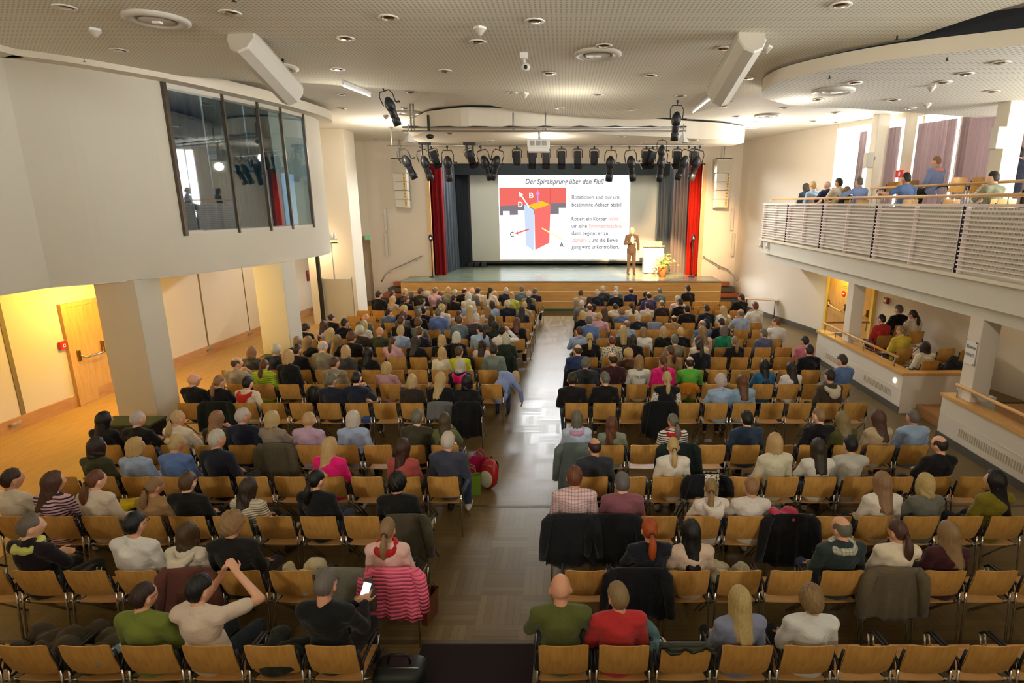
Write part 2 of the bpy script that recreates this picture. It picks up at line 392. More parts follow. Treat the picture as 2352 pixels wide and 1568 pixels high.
# stage
st = empty('stage_platform', (0, 23, 0)); tag(st, 'raised stage with beech front and dark glossy floor boards', 'stage')
st['kind'] = 'structure'
def local(mb, o): mb.v = [(x - o[0], y - o[1], z - o[2]) for x, y, z in mb.v]; return mb
SF = 22.66
local(MB().box((-6.5, SF, .0), (6.28, SF + .04, HS - .045)), (0, 23, 0)).build('front_panel', M_stagewood, st)
b = MB()
b.prism([(-6.5, SF), (6.28, SF), (6.28, 24.1), (5.6, 24.25), (5.6, 30.4), (-5.5, 30.4), (-5.5, 24.25), (-6.5, 24.1)], HS - .06, HS)
local(b, (0, 23, 0)).build('floor_boards', M_stage, st)
local(MB().box((-6.5, SF - .012, HS - .045), (6.28, SF + .02, HS + .004)), (0, 23, 0)).build('edge_strip', M_grey, st)
for k, z in enumerate((.80, .395)):
    local(MB().box((-6.45, SF - .014, z), (6.22, SF, z + .03)), (0, 23, 0)).build('groove_strip', mat('lit_groove', srgb(240, 226, 190), .5), st)
local(MB().box((-1.9, SF - .02, .02), (.7, SF, .11)), (0, 23, 0)).build('vent_strip', mat('teal_strip', srgb(30, 96, 84), .5), st)
# side steps of the stage
for sx, nm, side in ((1, 'right', 'right'), (-1, 'left', 'left')):
    s_ = empty('stage_steps', (sx * 6.9, 23.4, 0)); tag(s_, 'curved reddish steps beside the stage, %s side' % side, 'steps')
    s_['kind'] = 'structure'
    x0 = 6.3 if sx > 0 else -6.52
    for k in range(5):
        z = HS * (k + 1) / 6; xa, xb = (x0, x0 + 1.35 - .17 * k) if sx > 0 else (x0 - 1.3 + .17 * k, x0)
        q = MB(); yb = 22.9 + .23 * k
        q.prism([(xa, yb), (xb, yb + .05 * 1), (xb, 24.15), (xa, 24.15)], max(0, z - .17), z)
        local(q, (sx * 6.9, 23.4, 0)).build('step', [wood_mat('step_wood', srgb(176, 96, 52), srgb(150, 80, 44), .4, .8, 0)] if k % 2 == 0 else M_concrete, s_)
# stair handrails on the stage wall
for pts, lab in (([(876, 647), (884, 632), (893, 622), (912, 614), (935, 604), (955, 594), (971, 587)], 'left'), ([(1615, 588), (1634, 600), (1652, 611), (1671, 619), (1684, 630), (1694, 640), (1705, 650)], 'right')):
    P = []
    for i, (x, y) in enumerate(pts): P.append(at_y(x, y, 24.05 - (0 if lab == 'left' and i > 1 or lab == 'right' and i < 5 else .25)))
    h = empty('stair_handrail', P[3]); tag(h, 'thin steel stair handrail on the stage wall, %s of the curtains' % lab, 'handrail')
    local(MB().tube(P, .024, 10), P[3]).build('rail', M_steel, h, True)
    for i in (2, 5):
        q = P[i]; local(MB().tube([q, q + Vector((0, .02, -.09)), (q.x, 24.2, q.z - .09)], .012, 8), P[3]).build('bracket', M_steel, h, True)

# stage house (black box behind the opening)
M_drape = mat('black_drape', srgb(20, 22, 26), .95, spec=.15)
struct(MB().box((-7.5, 30.4, HS - .1), (7.5, 30.6, 7)).build('wall_stage_back', M_drape))
struct(MB().box((-7.6, 24.5, HS - .1), (-7.5, 30.6, 7)).build('wall_stage_left', M_drape))
struct(MB().box((7.5, 24.5, HS - .1), (7.6, 30.6, 7)).build('wall_stage_right', M_drape))
struct(MB().box((-7.6, 24.5, 6.9), (7.6, 30.6, 7)).build('ceiling_stage', M_drape))
struct(MB().box((-7.6, 24.5, HS - .2), (7.6, 30.6, HS - .06)).build('floor_stage_house', M_stage))
def curtain(name, p0, p1, z0, z1, col, label, folds, amp=.07, group=None, mt=None, th=.02):
    a, b = Vector(p0), Vector(p1); d = b - a; L = d.length; d.normalize(); nn = Vector((-d.y, d.x)); N = folds * 10
    rr = random.Random(folds * 7 + int(z1 * 10)); ph = [rr.uniform(-.5, .5) for _ in range(folds + 2)]
    def P(off):
        def g(i, j):
            s_ = i / N; t = j / 12
            w = amp * (.75 + .35 * (1 - t)) * math.sin(2 * PI * s_ * folds + .8 * ph[int(s_ * folds)]) + .02 * math.sin(s_ * 31 + t * 3)
            q = a + d * (L * s_) + nn * (w + off); return Vector((q.x - mid.x, q.y - mid.y, z0 + (z1 - z0) * t))
        return g
    mid = (a + b) / 2; mb = MB()
    mb.grid(P(0), N, 12); mb.grid(P(th), N, 12)
    o = mb.build(name, mt or mat(name + '_velvet', col, .85, spec=.2), None, True); o.location = (mid.x, mid.y, 0)
    return tag(o, label, 'curtain', group)
xz = lambda px, Y: at_y(px, 500, Y).x
curtain('stage_curtain', (xz(978, 24.7), 24.75), (xz(1020, 24.7), 24.7), HS, 6.1, srgb(128, 22, 26), 'dark red velvet stage curtain on the left edge of the stage', 4, .08)
curtain('stage_curtain', (xz(1580, 24.7), 24.7), (xz(1614, 24.7), 24.75), HS, 6.1, srgb(178, 34, 18), 'red velvet stage curtain on the right edge of the stage', 4, .08)
curtain('stage_curtain', (xz(1017, 25.3), 25.2), (xz(1050, 27.6), 27.2), HS, 6.6, srgb(74, 80, 88), 'dark grey pleated side curtain on the stage, left of the screen', 9, .09)
curtain('stage_curtain', (xz(1052, 27.8), 27.6), (xz(1086, 28.6), 28.9), HS, 6.6, srgb(34, 38, 44), 'black drape between the left grey curtain and the screen', 6, .06)
curtain('stage_curtain', (xz(1548, 25.3), 25.9), (xz(1584, 25.3), 25.1), HS, 6.6, srgb(96, 90, 92), 'grey pleated curtain beside the red one, right part of the stage', 6, .09)
curtain('stage_curtain', (xz(1514, 27.6), 28.0), (xz(1543, 27.0), 27.0), HS, 6.6, srgb(82, 88, 92), 'grey pleated curtain right behind the lectern, next to the screen', 6, .09)
tag(MB().box((-5.6, 27.2, 5.5), (5.7, 27.26, 6.9)).build('stage_valance', mat('valance_cloth', srgb(26, 34, 38), .9)), 'black valance hanging above the projection screen', 'curtain')

# ---------------------------------------------------------------- projection screen with the slide
SY = 28.5
s0 = at_y(1078, 398, SY); s1 = at_y(1520, 599, SY)
scr = empty('projection_screen', (0, SY, 1.4)); tag(scr, 'wide projection screen at the back of the stage showing a slide on spiral jumps', 'screen')
def L0(mb): return local(mb, (0, SY, 1.4))
M_scr = mat('screen_cloth', srgb(214, 216, 206), .9)
L0(MB().box((s0.x, SY, s1.z), (s1.x, SY + .04, s0.z))).build('screen_cloth', M_scr, scr)
f = .1; L0(MB().box((s0.x - .16, SY - .02, s1.z - .12), (s0.x, SY + .08, s0.z + .16)).box((s1.x, SY - .02, s1.z - .12), (s1.x + .16, SY + .08, s0.z + .16)).box((s0.x, SY - .02, s0.z), (s1.x, SY + .08, s0.z + .16)).box((s0.x, SY - .02, s1.z - .12), (s1.x, SY + .08, s1.z))).build('frame', M_black, scr)
def em(name, c, e): return mat(name, (0, 0, 0, 1), .9, spec=0, emit=c, es=e)
w0 = at_y(1144, 402, SY); w1 = at_y(1443, 596, SY)
SX = lambda px: w0.x + (px - 1144) / 299 * (w1.x - w0.x)
SZ = lambda py: w0.z + (py - 402) / 194 * (w1.z - w0.z)
def zx(cx, cy): return (1050 + cx / 3.92, 360 + cy / 3.92)          # crop coordinates of the slide
def flat(pts, d, m, name):
    mb = MB(); P = [(SX(zx(*p)[0]), SZ(zx(*p)[1])) for p in pts]; n = len(P)
    mb.add([(x, SY - d, z) for x, z in P] + [(x, SY - d + .004, z) for x, z in P], [tuple(range(n)), tuple(range(2 * n - 1, n - 1, -1))])
    return L0(mb).build(name, m, scr)
L0(MB().box((w0.x, SY - .012, w1.z), (w1.x, SY - .004, w0.z))).build('slide', em('slide_white', (.97, .99, 1, 1), 1.05), scr)
er = em('slide_red', srgb(236, 110, 100), .8); ed = em('slide_dark_red', srgb(196, 60, 56), 1.2); eg = em('slide_grey', srgb(130, 124, 130), .8); ew = em('slide_highlight', (1, 1, 1, 1), 1.)
ey = em('slide_yellow', srgb(255, 196, 50), .8); ebl = em('slide_blue', srgb(206, 220, 244), .8); ep = em('slide_pale_red', srgb(244, 116, 110), .8); ev = em('slide_violet', srgb(224, 150, 240), .8)
et = em('slide_text', srgb(112, 110, 116), .5); eo = em('slide_text_red', srgb(250, 160, 140), .8); eya = em('slide_pale_yellow', srgb(255, 238, 150), 1.1)
flat([(376, 275), (968, 275), (968, 408), (376, 438)], .016, er, 'picture_wall')
flat([(376, 438), (968, 408), (968, 505), (376, 520)], .016, eg, 'picture_base')
for x in (595, 826): flat([(x, 275), (x + 4, 275), (x + 4, 425), (x, 425)], .018, ed, 'picture_seam')
for x, y in ((404, 482), (538, 475), (906, 452)): flat([(x, y), (x + 60, y), (x + 60, 520), (x, 520)], .02, ew, 'picture_block')
flat([(594, 420), (680, 470), (680, 850), (606, 790)], .024, ebl, 'prism_side')
flat([(686, 470), (832, 425), (818, 770), (690, 835)], .024, ep, 'prism_front')
flat([(628, 432), (750, 390), (830, 424), (690, 468)], .026, ey, 'prism_top')
def arrow(p, q, w, hw, hl, m):
    p, q = Vector(p), Vector(q); d = (q - p).normalized(); n = Vector((-d.y, d.x)); e = q - d * hl
    flat([p + n * w, p - n * w, e - n * w, e - n * hw, q, e + n * hw, e + n * w], .03, m, 'arrow')
arrow((718, 420), (718, 292), 6, 18, 42, ev); arrow((640, 450), (548, 308), 6, 20, 48, ew); arrow((636, 645), (508, 688), 6, 16, 30, er)
flat([(750, 640), (756, 632), (940, 735), (930, 745)], .03, eya, 'axis_line')
def txt(s, cx, cy, h, m, name='slide_text', sx=.86, it=False, width=None, bold=0):
    c = bpy.data.curves.new(name, 'FONT'); c.body = s; c.size = 1; c.extrude = 0.0005; c.offset = bold
    if it: c.shear = .22
    o = bpy.data.objects.new(name, c); COL.objects.link(o)
    bpy.context.view_layer.update(); me = bpy.data.meshes.new_from_object(o.evaluated_get(bpy.context.evaluated_depsgraph_get()))
    bpy.data.objects.remove(o); me.materials.clear(); me.materials.append(m)
    xs = [v.co.x for v in me.vertices]; W_ = max(xs) - min(xs)
    return me, W_
def slide_text(s, cx, cy, w, h, m, it=False, bold=0):
    me, W_ = txt(s, 0, 0, 0, m, it=it, bold=max(bold, .012))
    kx = (SX(zx(cx + w, 0)[0]) - SX(zx(cx, 0)[0])) / W_; kz = abs(SZ(zx(0, h)[1]) - SZ(zx(0, 0)[1])) / .73
    x0 = min(v.co.x for v in me.vertices)
    for v in me.vertices: v.co = Vector((SX(zx(cx, 0)[0]) + (v.co.x - x0) * kx, SY - .03 - v.co.z, SZ(zx(0, cy)[1]) + v.co.y * kz - 1.4)); v.co.y -= SY
    return put('slide_text', me, scr)
slide_text('Der Spiralsprung über den Fluß', 610, 240, 697, 44, et, it=True)
for s, x, y, w, m in [('Rotationen sind nur um', 1022, 374, 424, et), ('bestimmte Achsen stabil.', 1022, 440, 452, et), ('Rotiert ein Körper', 1022, 568, 316, et), ('nicht', 1352, 568, 88, eo),
                      ('um eine', 1022, 633, 138, et), ('Symmetrieachse,', 1176, 633, 304, eo), ('dann beginnt er zu', 1022, 697, 328, et), ('„torkeln“', 1024, 760, 140, eo), (', und die Bewe-', 1180, 760, 272, et), ('gung wird unkontrolliert.', 1022, 824, 434, et)]:
    slide_text(s, x, y, w, 36, m)
for s, x, y, w, m in [('B', 642, 364, 38, ew), ('D', 542, 444, 40, ew), ('C', 464, 714, 34, et), ('A', 914, 806, 34, et)]: slide_text(s, x, y, w, 46, m, bold=.02)
# ---------------------------------------------------------------- left box (curved balcony room)
BC = [(-8.4, 9.3), (-7.95, 9.75), (-7.62, 10.25), (-7.2, 11.05), (-6.85, 12.25), (-6.62, 13.15), (-6.48, 13.9), (-6.38, 14.85), (-6.38, 15.5), (-6.5, 16.1), (-6.8, 16.6), (-7.3, 16.9), (-8.2, 17.1), (-10.2, 17.2)]
def cat(P, m=4):
    out = []
    for i in range(len(P) - 1):
        p = [Vector(P[max(i - 1, 0)]), Vector(P[i]), Vector(P[i + 1]), Vector(P[min(i + 2, len(P) - 1)])]
        for k in range(m):
            t = k / m; out.append(.5 * ((2 * p[1]) + (-p[0] + p[2]) * t + (2 * p[0] - 5 * p[1] + 4 * p[2] - p[3]) * t * t + (-p[0] + 3 * p[1] - 3 * p[2] + p[3]) * t ** 3))
    return out + [Vector(P[-1])]
BCs = cat(BC)
ZB = 2.92
o = struct(wall_strip([(-8.4, -4), (-8.4, 9.3)], ZB, ZC, .15, 1).build('wall_left_box_near', M_whitedim, fix=True))
i0 = 3 * 4; i1 = 7 * 4
struct(wall_strip(BCs[:i0 + 1], ZB, ZC, .15, 1).build('wall_left_box_curve', M_whitedim, fix=True))
mb = wall_strip(BCs[i0:i1 + 1], ZB, 3.68, .15, 1); m2 = wall_strip(BCs[i0:i1 + 1], 6.36, ZC, .15, 1); mb.add(m2.v, m2.f)
struct(mb.build('wall_left_box_window', M_whitedim, fix=True))
struct(wall_strip(BCs[i1:], ZB, ZC, .15, 1).build('wall_left_box_round', M_whitedim, fix=True))
struct(MB().prism([(-11, -4), (-8.43, -4), (-8.43, 9.3)] + [(p.x - .03, p.y) for p in BCs[1:]] + [(-11, 17.2)], ZB - .02, ZB + .05).build('ceiling_left_soffit', M_soffit))
# cornice
def off(P, d):
    out = []
    for i, p in enumerate(P):
        a = P[max(i - 1, 0)]; b = P[min(i + 1, len(P) - 1)]; t = (b - a).normalized(); out.append(p + Vector((t.y, -t.x)) * d)
    return out
cp = [Vector((-8.4, -4)), Vector((-8.4, 4))] + BCs[:-4]
oc = off(cp, .34); mb = MB(); n = len(cp)
for i in range(n - 1):
    mb.prism([cp[i], cp[i + 1], oc[i + 1], oc[i]], 6.36, 6.57)
struct(mb.build('trim_21', M_white, fix=True))
# the window of the box
wn = empty('window_1', (-6.8, 13, 3.68)); wn['kind'] = 'structure'; wn['label'] = 'four-pane dark window of the curved left box'
M_glass = mat('dark_window_glass', srgb(150, 165, 170), .03, spec=.9); g = NT(M_glass)
tr = g.n('ShaderNodeBsdfTransparent'); gl = g.n('ShaderNodeBsdfGlossy'); gl.inputs['Roughness'].default_value = .02; gl.inputs['Color'].default_value = (.9, .93, .93, 1)
tr.inputs[0].default_value = (.55, .64, .68, 1)
mx = g.n('ShaderNodeMixShader'); lw = g.n('ShaderNodeLayerWeight'); lw.inputs[0].default_value = .38
g.set(mx.inputs[0], g.math('ADD', g.math('MULTIPLY', lw.outputs['Facing'], .30), .07)); g.t.links.new(tr.outputs[0], mx.inputs[1]); g.t.links.new(gl.outputs[0], mx.inputs[2])
g.t.links.new(mx.outputs[0], g.t.nodes['Material Output'].inputs[0])
loc = lambda mb: local(mb, (-6.8, 13, 3.68))
WY = [3, 4, 5, 6, 7]; PW = [Vector(BC[k]) for k in WY]
for k, p in enumerate(PW):
    w = .045 if k == 0 else .024
    loc(MB().box((p.x - .03, p.y - w, 3.64), (p.x + .035, p.y + w, 6.38))).build('post', mat('anodised_post', srgb(98, 90, 80), .35, .8), wn)
for a, b in zip(PW, PW[1:]):
    d = (b - a).normalized(); nn = Vector((-d.y, d.x))
    loc(MB().prism([a, b, b + nn * .012, a + nn * .012], 3.72, 6.28)).build('pane', M_glass, wn)
    loc(MB().prism([a, b, b + nn * .06, a + nn * .06], 3.64, 3.74).prism([a, b, b + nn * .06, a + nn * .06], 6.24, 6.36)).build('frame', M_offw, wn)
def room_curtain(a, b, col, lab): curtain('box_curtain', a, b, 3.6, 6.4, col, lab, 7, .05)
room_curtain((-7.75, 11.1), (-7.3, 12.3), srgb(92, 112, 136), 'blue grey curtain behind the nearest pane of the box window')
room_curtain((-7.3, 12.35), (-7.0, 13.3), srgb(88, 122, 128), 'green grey curtain behind the second pane of the box window')
room_curtain((-7.0, 13.35), (-6.85, 14.1), srgb(88, 122, 128), 'green grey curtain behind the third pane of the box window')
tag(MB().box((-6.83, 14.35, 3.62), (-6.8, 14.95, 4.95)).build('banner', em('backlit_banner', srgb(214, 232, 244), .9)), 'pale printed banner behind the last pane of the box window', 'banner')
struct(MB().box((-10.4, 11, 3.0), (-10.3, 17, 6.6)).build('wall_box_room', mat('box_room_wall', srgb(70, 66, 58), .8)))

# pillars
def pillar(name, x0, x1, y0, y1, z0, z1, m=M_white): return struct(MB().obox(((x0 + x1) / 2, (y0 + y1) / 2, (z0 + z1) / 2), (x1 - x0, y1 - y0, z1 - z0), bev=.012).build(name, m))
pillar('pillar_1', -8.36, -7.62, 10.1, 10.75, 0, ZB, M_whitedim)
pillar('pillar_2', -7.12, -6.45, 13.1, 13.75, 0, ZB, M_whitedim)
pillar('pillar_3', -9.0, -7.38, 20.2, 21.2, 0, ZC)
# near the pillars: black equipment boxes
def crate(c, size, label):
    o = empty('equipment_box', (c[0], c[1], 0)); tag(o, label, 'box')
    MB().obox((0, 0, size[2] / 2 - .015), (size[0], size[1], size[2] - .03), bev=.015).build('body', M_black, o)
    MB().obox((0, 0, size[2] - .01), (size[0] + .02, size[1] + .02, .04), bev=.008).build('lid', mat('greenish_lid', srgb(70, 74, 28), .8), o)  # lid coloured olive green over the black body
crate((-7.25, 9.0), (.88, .4, .70), 'black equipment box with a greenish lid in front of the near square pillar')
crate((-6.75, 12.75), (.5, .4, .80), 'black equipment box with a greenish lid in front of the yellow lit pillar')

# left door
def hinge_door(name, label, y0, y1, X, z1, leafs, side):
    d = empty(name, (X, y0, 0)); d['kind'] = 'structure'; d['label'] = label
    F = lambda mb: local(mb, (X, y0, 0)); s_ = side
    F(MB().box((X - .03, y0 - .09, 0), (X + s_ * .05, y0, z1 + .09)).box((X - .03, y1, 0), (X + s_ * .05, y1 + .09, z1 + .09)).box((X - .03, y0, z1), (X + s_ * .05, y1, z1 + .09))).build('door_frame', M_door, d)
    for a, b in leafs:
        F(MB().box((min(X, X + s_ * .035), a + .006, .02), (max(X, X + s_ * .035), b - .006, z1 - .006))).build('door_leaf', M_door, d)
        w = b - a
        if w > .5:
            bar = F(MB().tube([(X + s_ * .04, a + .12, 1.1), (X + s_ * .13, a + .2, 1.02), (X + s_ * .13, b - .2, 1.02), (X + s_ * .04, b - .08, 1.14)], .02, 10)); bar.build('crash_bar', M_steel, d, True)
            F(MB().obox((X + s_ * .05, a + .12, 1.08), (.05, .07, .24), bev=.01).obox((X + s_ * .05, b - .09, 1.12), (.05, .07, .26), bev=.01)).build('bar_bracket', M_brass, d)
    return d
Xd = lw_pt(12.6)
# door: px 137..262 on the left wall
def wall_hit(px, py):
    r = ray(px, py); y = min((abs(r.x / r.y * y - lw_pt(y)), y) for y in [4 + .01 * k for k in range(1900)])[1]; return lw_pt(y), y, CAMH + r.z * y / r.y
xa, ya, za = wall_hit(160, 800); xb, yb_, zb = wall_hit(262, 800)
hinge_door('door_1', 'light wood fire door with a crash bar in the left wall', ya, yb_ + .35, lw_pt(ya) + .02, 2.12, [(ya, ya + (yb_ - ya) * .78), (ya + (yb_ - ya) * .78, yb_ + .35)], 1)
x, y, z = wall_hit(140, 793)
o = empty('fire_alarm', (x, y, z)); tag(o, 'small red fire alarm box left of the fire door', 'alarm'); MB().obox((.035, 0, 0), (.06, .16, .16), bev=.008).build('case', M_red, o); MB().obox((.067, 0, 0), (.01, .06, .07)).build('button_plate', M_whitep, o); MB().obox((.07, 0, 0), (.012, .025, .025)).build('button', M_black, o)
x, y, z = wall_hit(163, 915)
o = empty('wall_socket', (x, y, z)); tag(o, 'white wall socket low beside the fire door', 'socket'); MB().obox((.012, 0, 0), (.02, .09, .09), bev=.004).build('plate', M_whitep, o); MB().obox((.022, 0, 0), (.01, .045, .045)).build('insert', M_grey, o)
x, y, z = wall_hit(213, 660)
o = MB().obox((x + .04, y, 2.72), (.08, .14, .12), bev=.01).build('junction_box', M_offw); tag(o, 'small cream box on the left wall above the fire door', 'box')
x, y, z = wall_hit(706, 633)
o = empty('fire_sign', (x, y, z)); tag(o, 'narrow red sign high on the left wall beyond the second pillar', 'sign'); MB().obox((.02, 0, 0), (.02, .18, .42), bev=.004).build('board', mat('dark_red_board', srgb(140, 40, 24), .5), o); MB().obox((.032, 0, .12), (.01, .05, .06)).build('pictogram', M_whitep, o)

# partition panel, pole with white horn lamps
p = Vector((-7.9, 18.9, 0))
o = empty('partition_screen', p); tag(o, 'low cream partition panel in front of the far left pier', 'partition')
MB().obox((.38, 0, .92), (.95, .05, 1.78), bev=.008).build('panel', M_offw, o); MB().obox((-.18, -.01, .92), (.12, .1, 1.84)).build('side_board', mat('olive_side', srgb(150, 140, 104), .7), o)
MB().tube([(.86, 0, 0), (.86, 0, 1.86)], .018).build('post', M_steel, o)
for dx in (0, .8): MB().obox((dx, 0, .02), (.06, .5, .04)).build('foot', M_steel, o)
o = MB().obox((-8.02, 18.7, 2.2), (.1, .1, 4.4)).build('pipe_duct', M_blackm); o.scale.z = .62; tag(o, 'dark vertical duct beside the partition panel', 'duct')
o = empty('lamp_cluster', (-7.52, 18.7, 2.86)); tag(o, 'cluster of white spotlights on a white pole beside the round box', 'spotlight')
MB().tube([(0, 0, -1.05), (0, 0, .16)], .022).build('pole', M_whitep, o, True)
MB().tube([(-.18, 0, .14), (.2, 0, .14)], .018).build('crossbar', M_black, o, True)
for k in range(3): MB().lathe([(.0, .14), (.045, .14), (.05, 0), (.075, -.06), (.07, -.06), (.03, .08)], (-.13 + .13 * k, 0, .3), 16).build('lamp_head', M_whitep, o, True)

# exit sign + thing on front left
o = empty('exit_sign', at_y(845, 545, 24.165)); tag(o, 'green exit sign above the passage left of the stage', 'sign'); MB().obox((0, 0, 0), (.26, .06, .2), bev=.006).build('case', M_whitep, o); MB().obox((0, -.034, 0), (.22, .01, .15)).build('panel', M_green, o)
MB().obox((-.03, -.042, 0), (.035, .006, .1)).obox((.04, -.042, 0), (.05, .006, .03)).build('pictogram', M_whitep, o)

# ---------------------------------------------------------------- ceiling panels ("clouds")
edgeA = [(560, 186), (700, 190), (800, 197), (880, 203), (960, 211), (1050, 227), (1130, 243), (1190, 253), (1260, 262), (1330, 268), (1400, 273), (1500, 273), (1590, 260), (1640, 247), (1690, 229), (1735, 212), (1782, 188), (1880, 153), (1989, 122), (2120, 79), (2250, 36), (2352, 6)]
zA = 6.45; PA = [at_z(x, y, zA) for x, y in edgeA]; PA = [Vector((p.x, p.y)) for p in PA]
PAe = cat(PA, 3)
outA = [(-9.3, -3.9), (6.6, -3.9), (7.4, 3)] + [(p.x, p.y) for p in reversed(PAe)] + [(-8.3, 10.2), (-9.3, 9)]
def cloud(pts, z0, z1, name, m):
    mb = MB().prism(pts, z0, z1); mb.m = [0, 1] + [1] * (len(mb.f) - 2); return struct(mb.build(name, [m, M_white]))
cloud(outA, zA, zA + .09, 'ceiling_cloud_main', M_perf)
zB = 6.2; near = [(1756, 224), (1750, 212), (1762, 200), (1800, 184), (1900, 161), (2000, 144), (2100, 130), (2200, 119), (2352, 103)]
PB = [at_z(x, y, zB) for x, y in near]; PBv = cat([Vector((p.x, p.y)) for p in PB], 4)
far = [(1775, 232), (1810, 241), (1870, 247), (1950, 248)]; PF = [Vector(at_z(x, y, zB)[:2]) for x, y in far]
outB = [(p.x, p.y) for p in PBv] + [(13.5, -.5), (15, 9), (15.5, 12)] + [(10.5, 14.6)] + [(p.x, p.y) for p in reversed(PF)]
cloud(outB, zB, zB + .2, 'ceiling_cloud_right', M_perf2)
shB = [(p[0] + .25 * (1 if i else 0), p[1]) for i, p in enumerate(outB)]
struct(MB().prism([(x * .985 + .25, y) for x, y in outB], zB + .2, ZC + .001).build('ceiling_gap_right', M_gapshade))
zD = 6.12
dt = [(982, 300), (1010, 297), (1060, 293), (1110, 293), (1160, 294), (1220, 297), (1300, 303), (1400, 309), (1500, 313), (1600, 318), (1660, 321), (1684, 324)]
PD = cat([Vector(at_z(x, y, zD)[:2]) for x, y in dt], 3)
outD = [(p.x, p.y) for p in PD] + [(5.75, 19.2), (5.7, 20.2), (4.9, 20.8), (-4.2, 20.8), (-4.6, 19.6), (-4.55, 17.8)]
struct(MB().prism(outD, zD, zD + .48).build('ceiling_disc_stage', M_white))
struct(MB().prism([(x * .97, y + .08) for x, y in outD], zD + .48, ZC + .001).build('ceiling_gap_stage', M_gapshade))
# ---------------------------------------------------------------- ceiling fittings
def zone_z(px, py):
    a = at_z(px, py, zA)
    def inside(pt, poly):
        c = False; n = len(poly)
        for i in range(n):
            x0, y0 = poly[i][0], poly[i][1]; x1, y1 = poly[(i + 1) % n][0], poly[(i + 1) % n][1]
            if (y0 > pt[1]) != (y1 > pt[1]) and pt[0] < (x1 - x0) * (pt[1] - y0) / (y1 - y0) + x0: c = not c
        return c
    if inside(at_z(px, py, zD), outD): return zD
    if inside(at_z(px, py, zB), outB): return zB
    if inside(a, outA): return zA
    return ZC
def where(px, py):
    h = 'left' if px < 800 else 'middle' if px < 1500 else 'right'
    return h
DL = [(148, 14), (528, 27), (892, 38), (1228, 46), (1931, 9), (273, 113), (794, 86), (1097, 94), (1387, 103), (1662, 110), (2160, 77), (774, 157), (1022, 161), (1262, 167), (1493, 172), (1921, 137), (1716, 178), (783, 216), (785, 248), (943, 211), (1177, 212), (1373, 216), (1286, 247), (1452, 251), (1563, 219), (1662, 244), (1964, 188), (2298, 142), (2217, 168), (2168, 187), (2279, 208), (1877, 227), (1801, 247), (2052, 228), (2091, 247), (1693, 267), (1735, 278), (1920, 258), (1868, 277), (930, 248), (905, 268), (898, 292), (1079, 291), (1033, 305), (1127, 322), (1300, 300), (1427, 312), (1477, 326), (1596, 321), (1737, 304), (1836, 305), (1923, 280), (863, 318), (620, 186), (2060, 100)]
def downlight_proto():
    t = empty('ceiling_downlight'); 
    MB().lathe([(.088, -.006), (.118, -.010), (.125, -.004), (.122, .004), (.088, .004)], n=28).build('ring', M_whitep, t, True)
    MB().lathe([(.088, 0), (.078, .05), (.05, .085), (0, .09)], n=24).build('reflector', M_bulb, t, True)
    MB().tube([(-.03, 0, .045), (.03, 0, .045)], .014, 8).build('bulb', M_whitep, t, True)
    return t
dlp = downlight_proto(); _n = 0
seen = {}
ORD = ['first', 'second', 'third', 'fourth', 'fifth', 'sixth', 'seventh', 'eighth', 'ninth', 'tenth', 'eleventh', 'twelfth', 'thirteenth', 'fourteenth', 'fifteenth', 'sixteenth', 'seventeenth', 'eighteenth', 'nineteenth', 'twentieth', 'twenty-first', 'twenty-second', 'twenty-third', 'twenty-fourth', 'twenty-fifth']
dls = []
for (px, py) in DL:
    z = zone_z(px, py); p = at_z(px, py, z)
    if p.y > 24: continue
    surf = {zA: 'big perforated panel', zB: 'curved right panel', zD: 'white disc over the stage', ZC: 'plain ceiling'}[z]
    dls.append((surf, where(px, py), px, py, p, z))
grp = {}
for d in dls: grp.setdefault((d[0], d[1]), []).append(d)
first = True
for (surf, h), lst in grp.items():
    lst.sort(key=lambda d: (d[3], d[2]))
    for k, d in enumerate(lst):
        o = dlp if first else copy_tree(dlp); first = False
        # the reflector is recessed: sink the fitting so the ring sits on the surface
        o.location = (d[4].x, d[4].y, d[5] - .012)
        for ch in o.children: pass
        tag(o, 'recessed downlight, %s from the top, on the %s, %s part' % (ORD[k], surf, h), 'ceiling light', 'recessed downlights')
# holes are not cut: the reflector is shown as a shallow dish below the surface
for me in {c.data for c in dlp.children}:
    for v in me.vertices: v.co.z = -abs(v.co.z) * .22 if v.co.z > .005 else v.co.z
DF = [(360, 42, 'large, top left near the striped panel'), (632, 152, 'behind the left white loudspeaker'), (1373, 122, 'in the middle of the perforated panel'), (2067, 116, 'at the dark gap of the right panel'), (1914, 207, 'on the curved right panel'), (1762, 264, 'far right on the plain ceiling'), (938, 258, 'far left beside the stage disc'), (1725, 290, 'farthest right, near the stage wall')]
for i, (px, py, lab) in enumerate(DF):
    z = zone_z(px, py); p = at_z(px, py, z)
    if i == 0: t = empty('air_diffuser'); MB().lathe([(.36, 0), (.36, -.03), (.30, -.055), (.235, -.03), (.22, 0)], n=36).build('rim', M_offw, t, True); MB().lathe([(.225, -.012), (.2, .0), (0, .0)], n=32).build('core', M_soffit, t, True); MB().lathe([(.19, -.03), (.185, -.036), (.0, -.036)], n=32).build('disc', M_offw, t, True); MB().obox((0, 0, -.045), (.1, .06, .03), bev=.006).build('box', M_whitep, t); dfp = t
    else: t = copy_tree(dfp)
    t.location = (p.x, p.y, z - .002); tag(t, 'round ceiling air diffuser, ' + lab, 'diffuser', 'air diffusers')
SD = [(217, 66, 'top left on the striped panel'), (1102, 62, 'near the top middle of the photo'), (1205, 213, 'left of two downlights in the middle'), (1761, 106, 'right of the right white loudspeaker'), (1633, 213, 'above the right fluorescent tube'), (2140, 196, 'on the curved right panel'), (886, 265, 'far left near the box'), (2130, 237, 'above the curtains')]
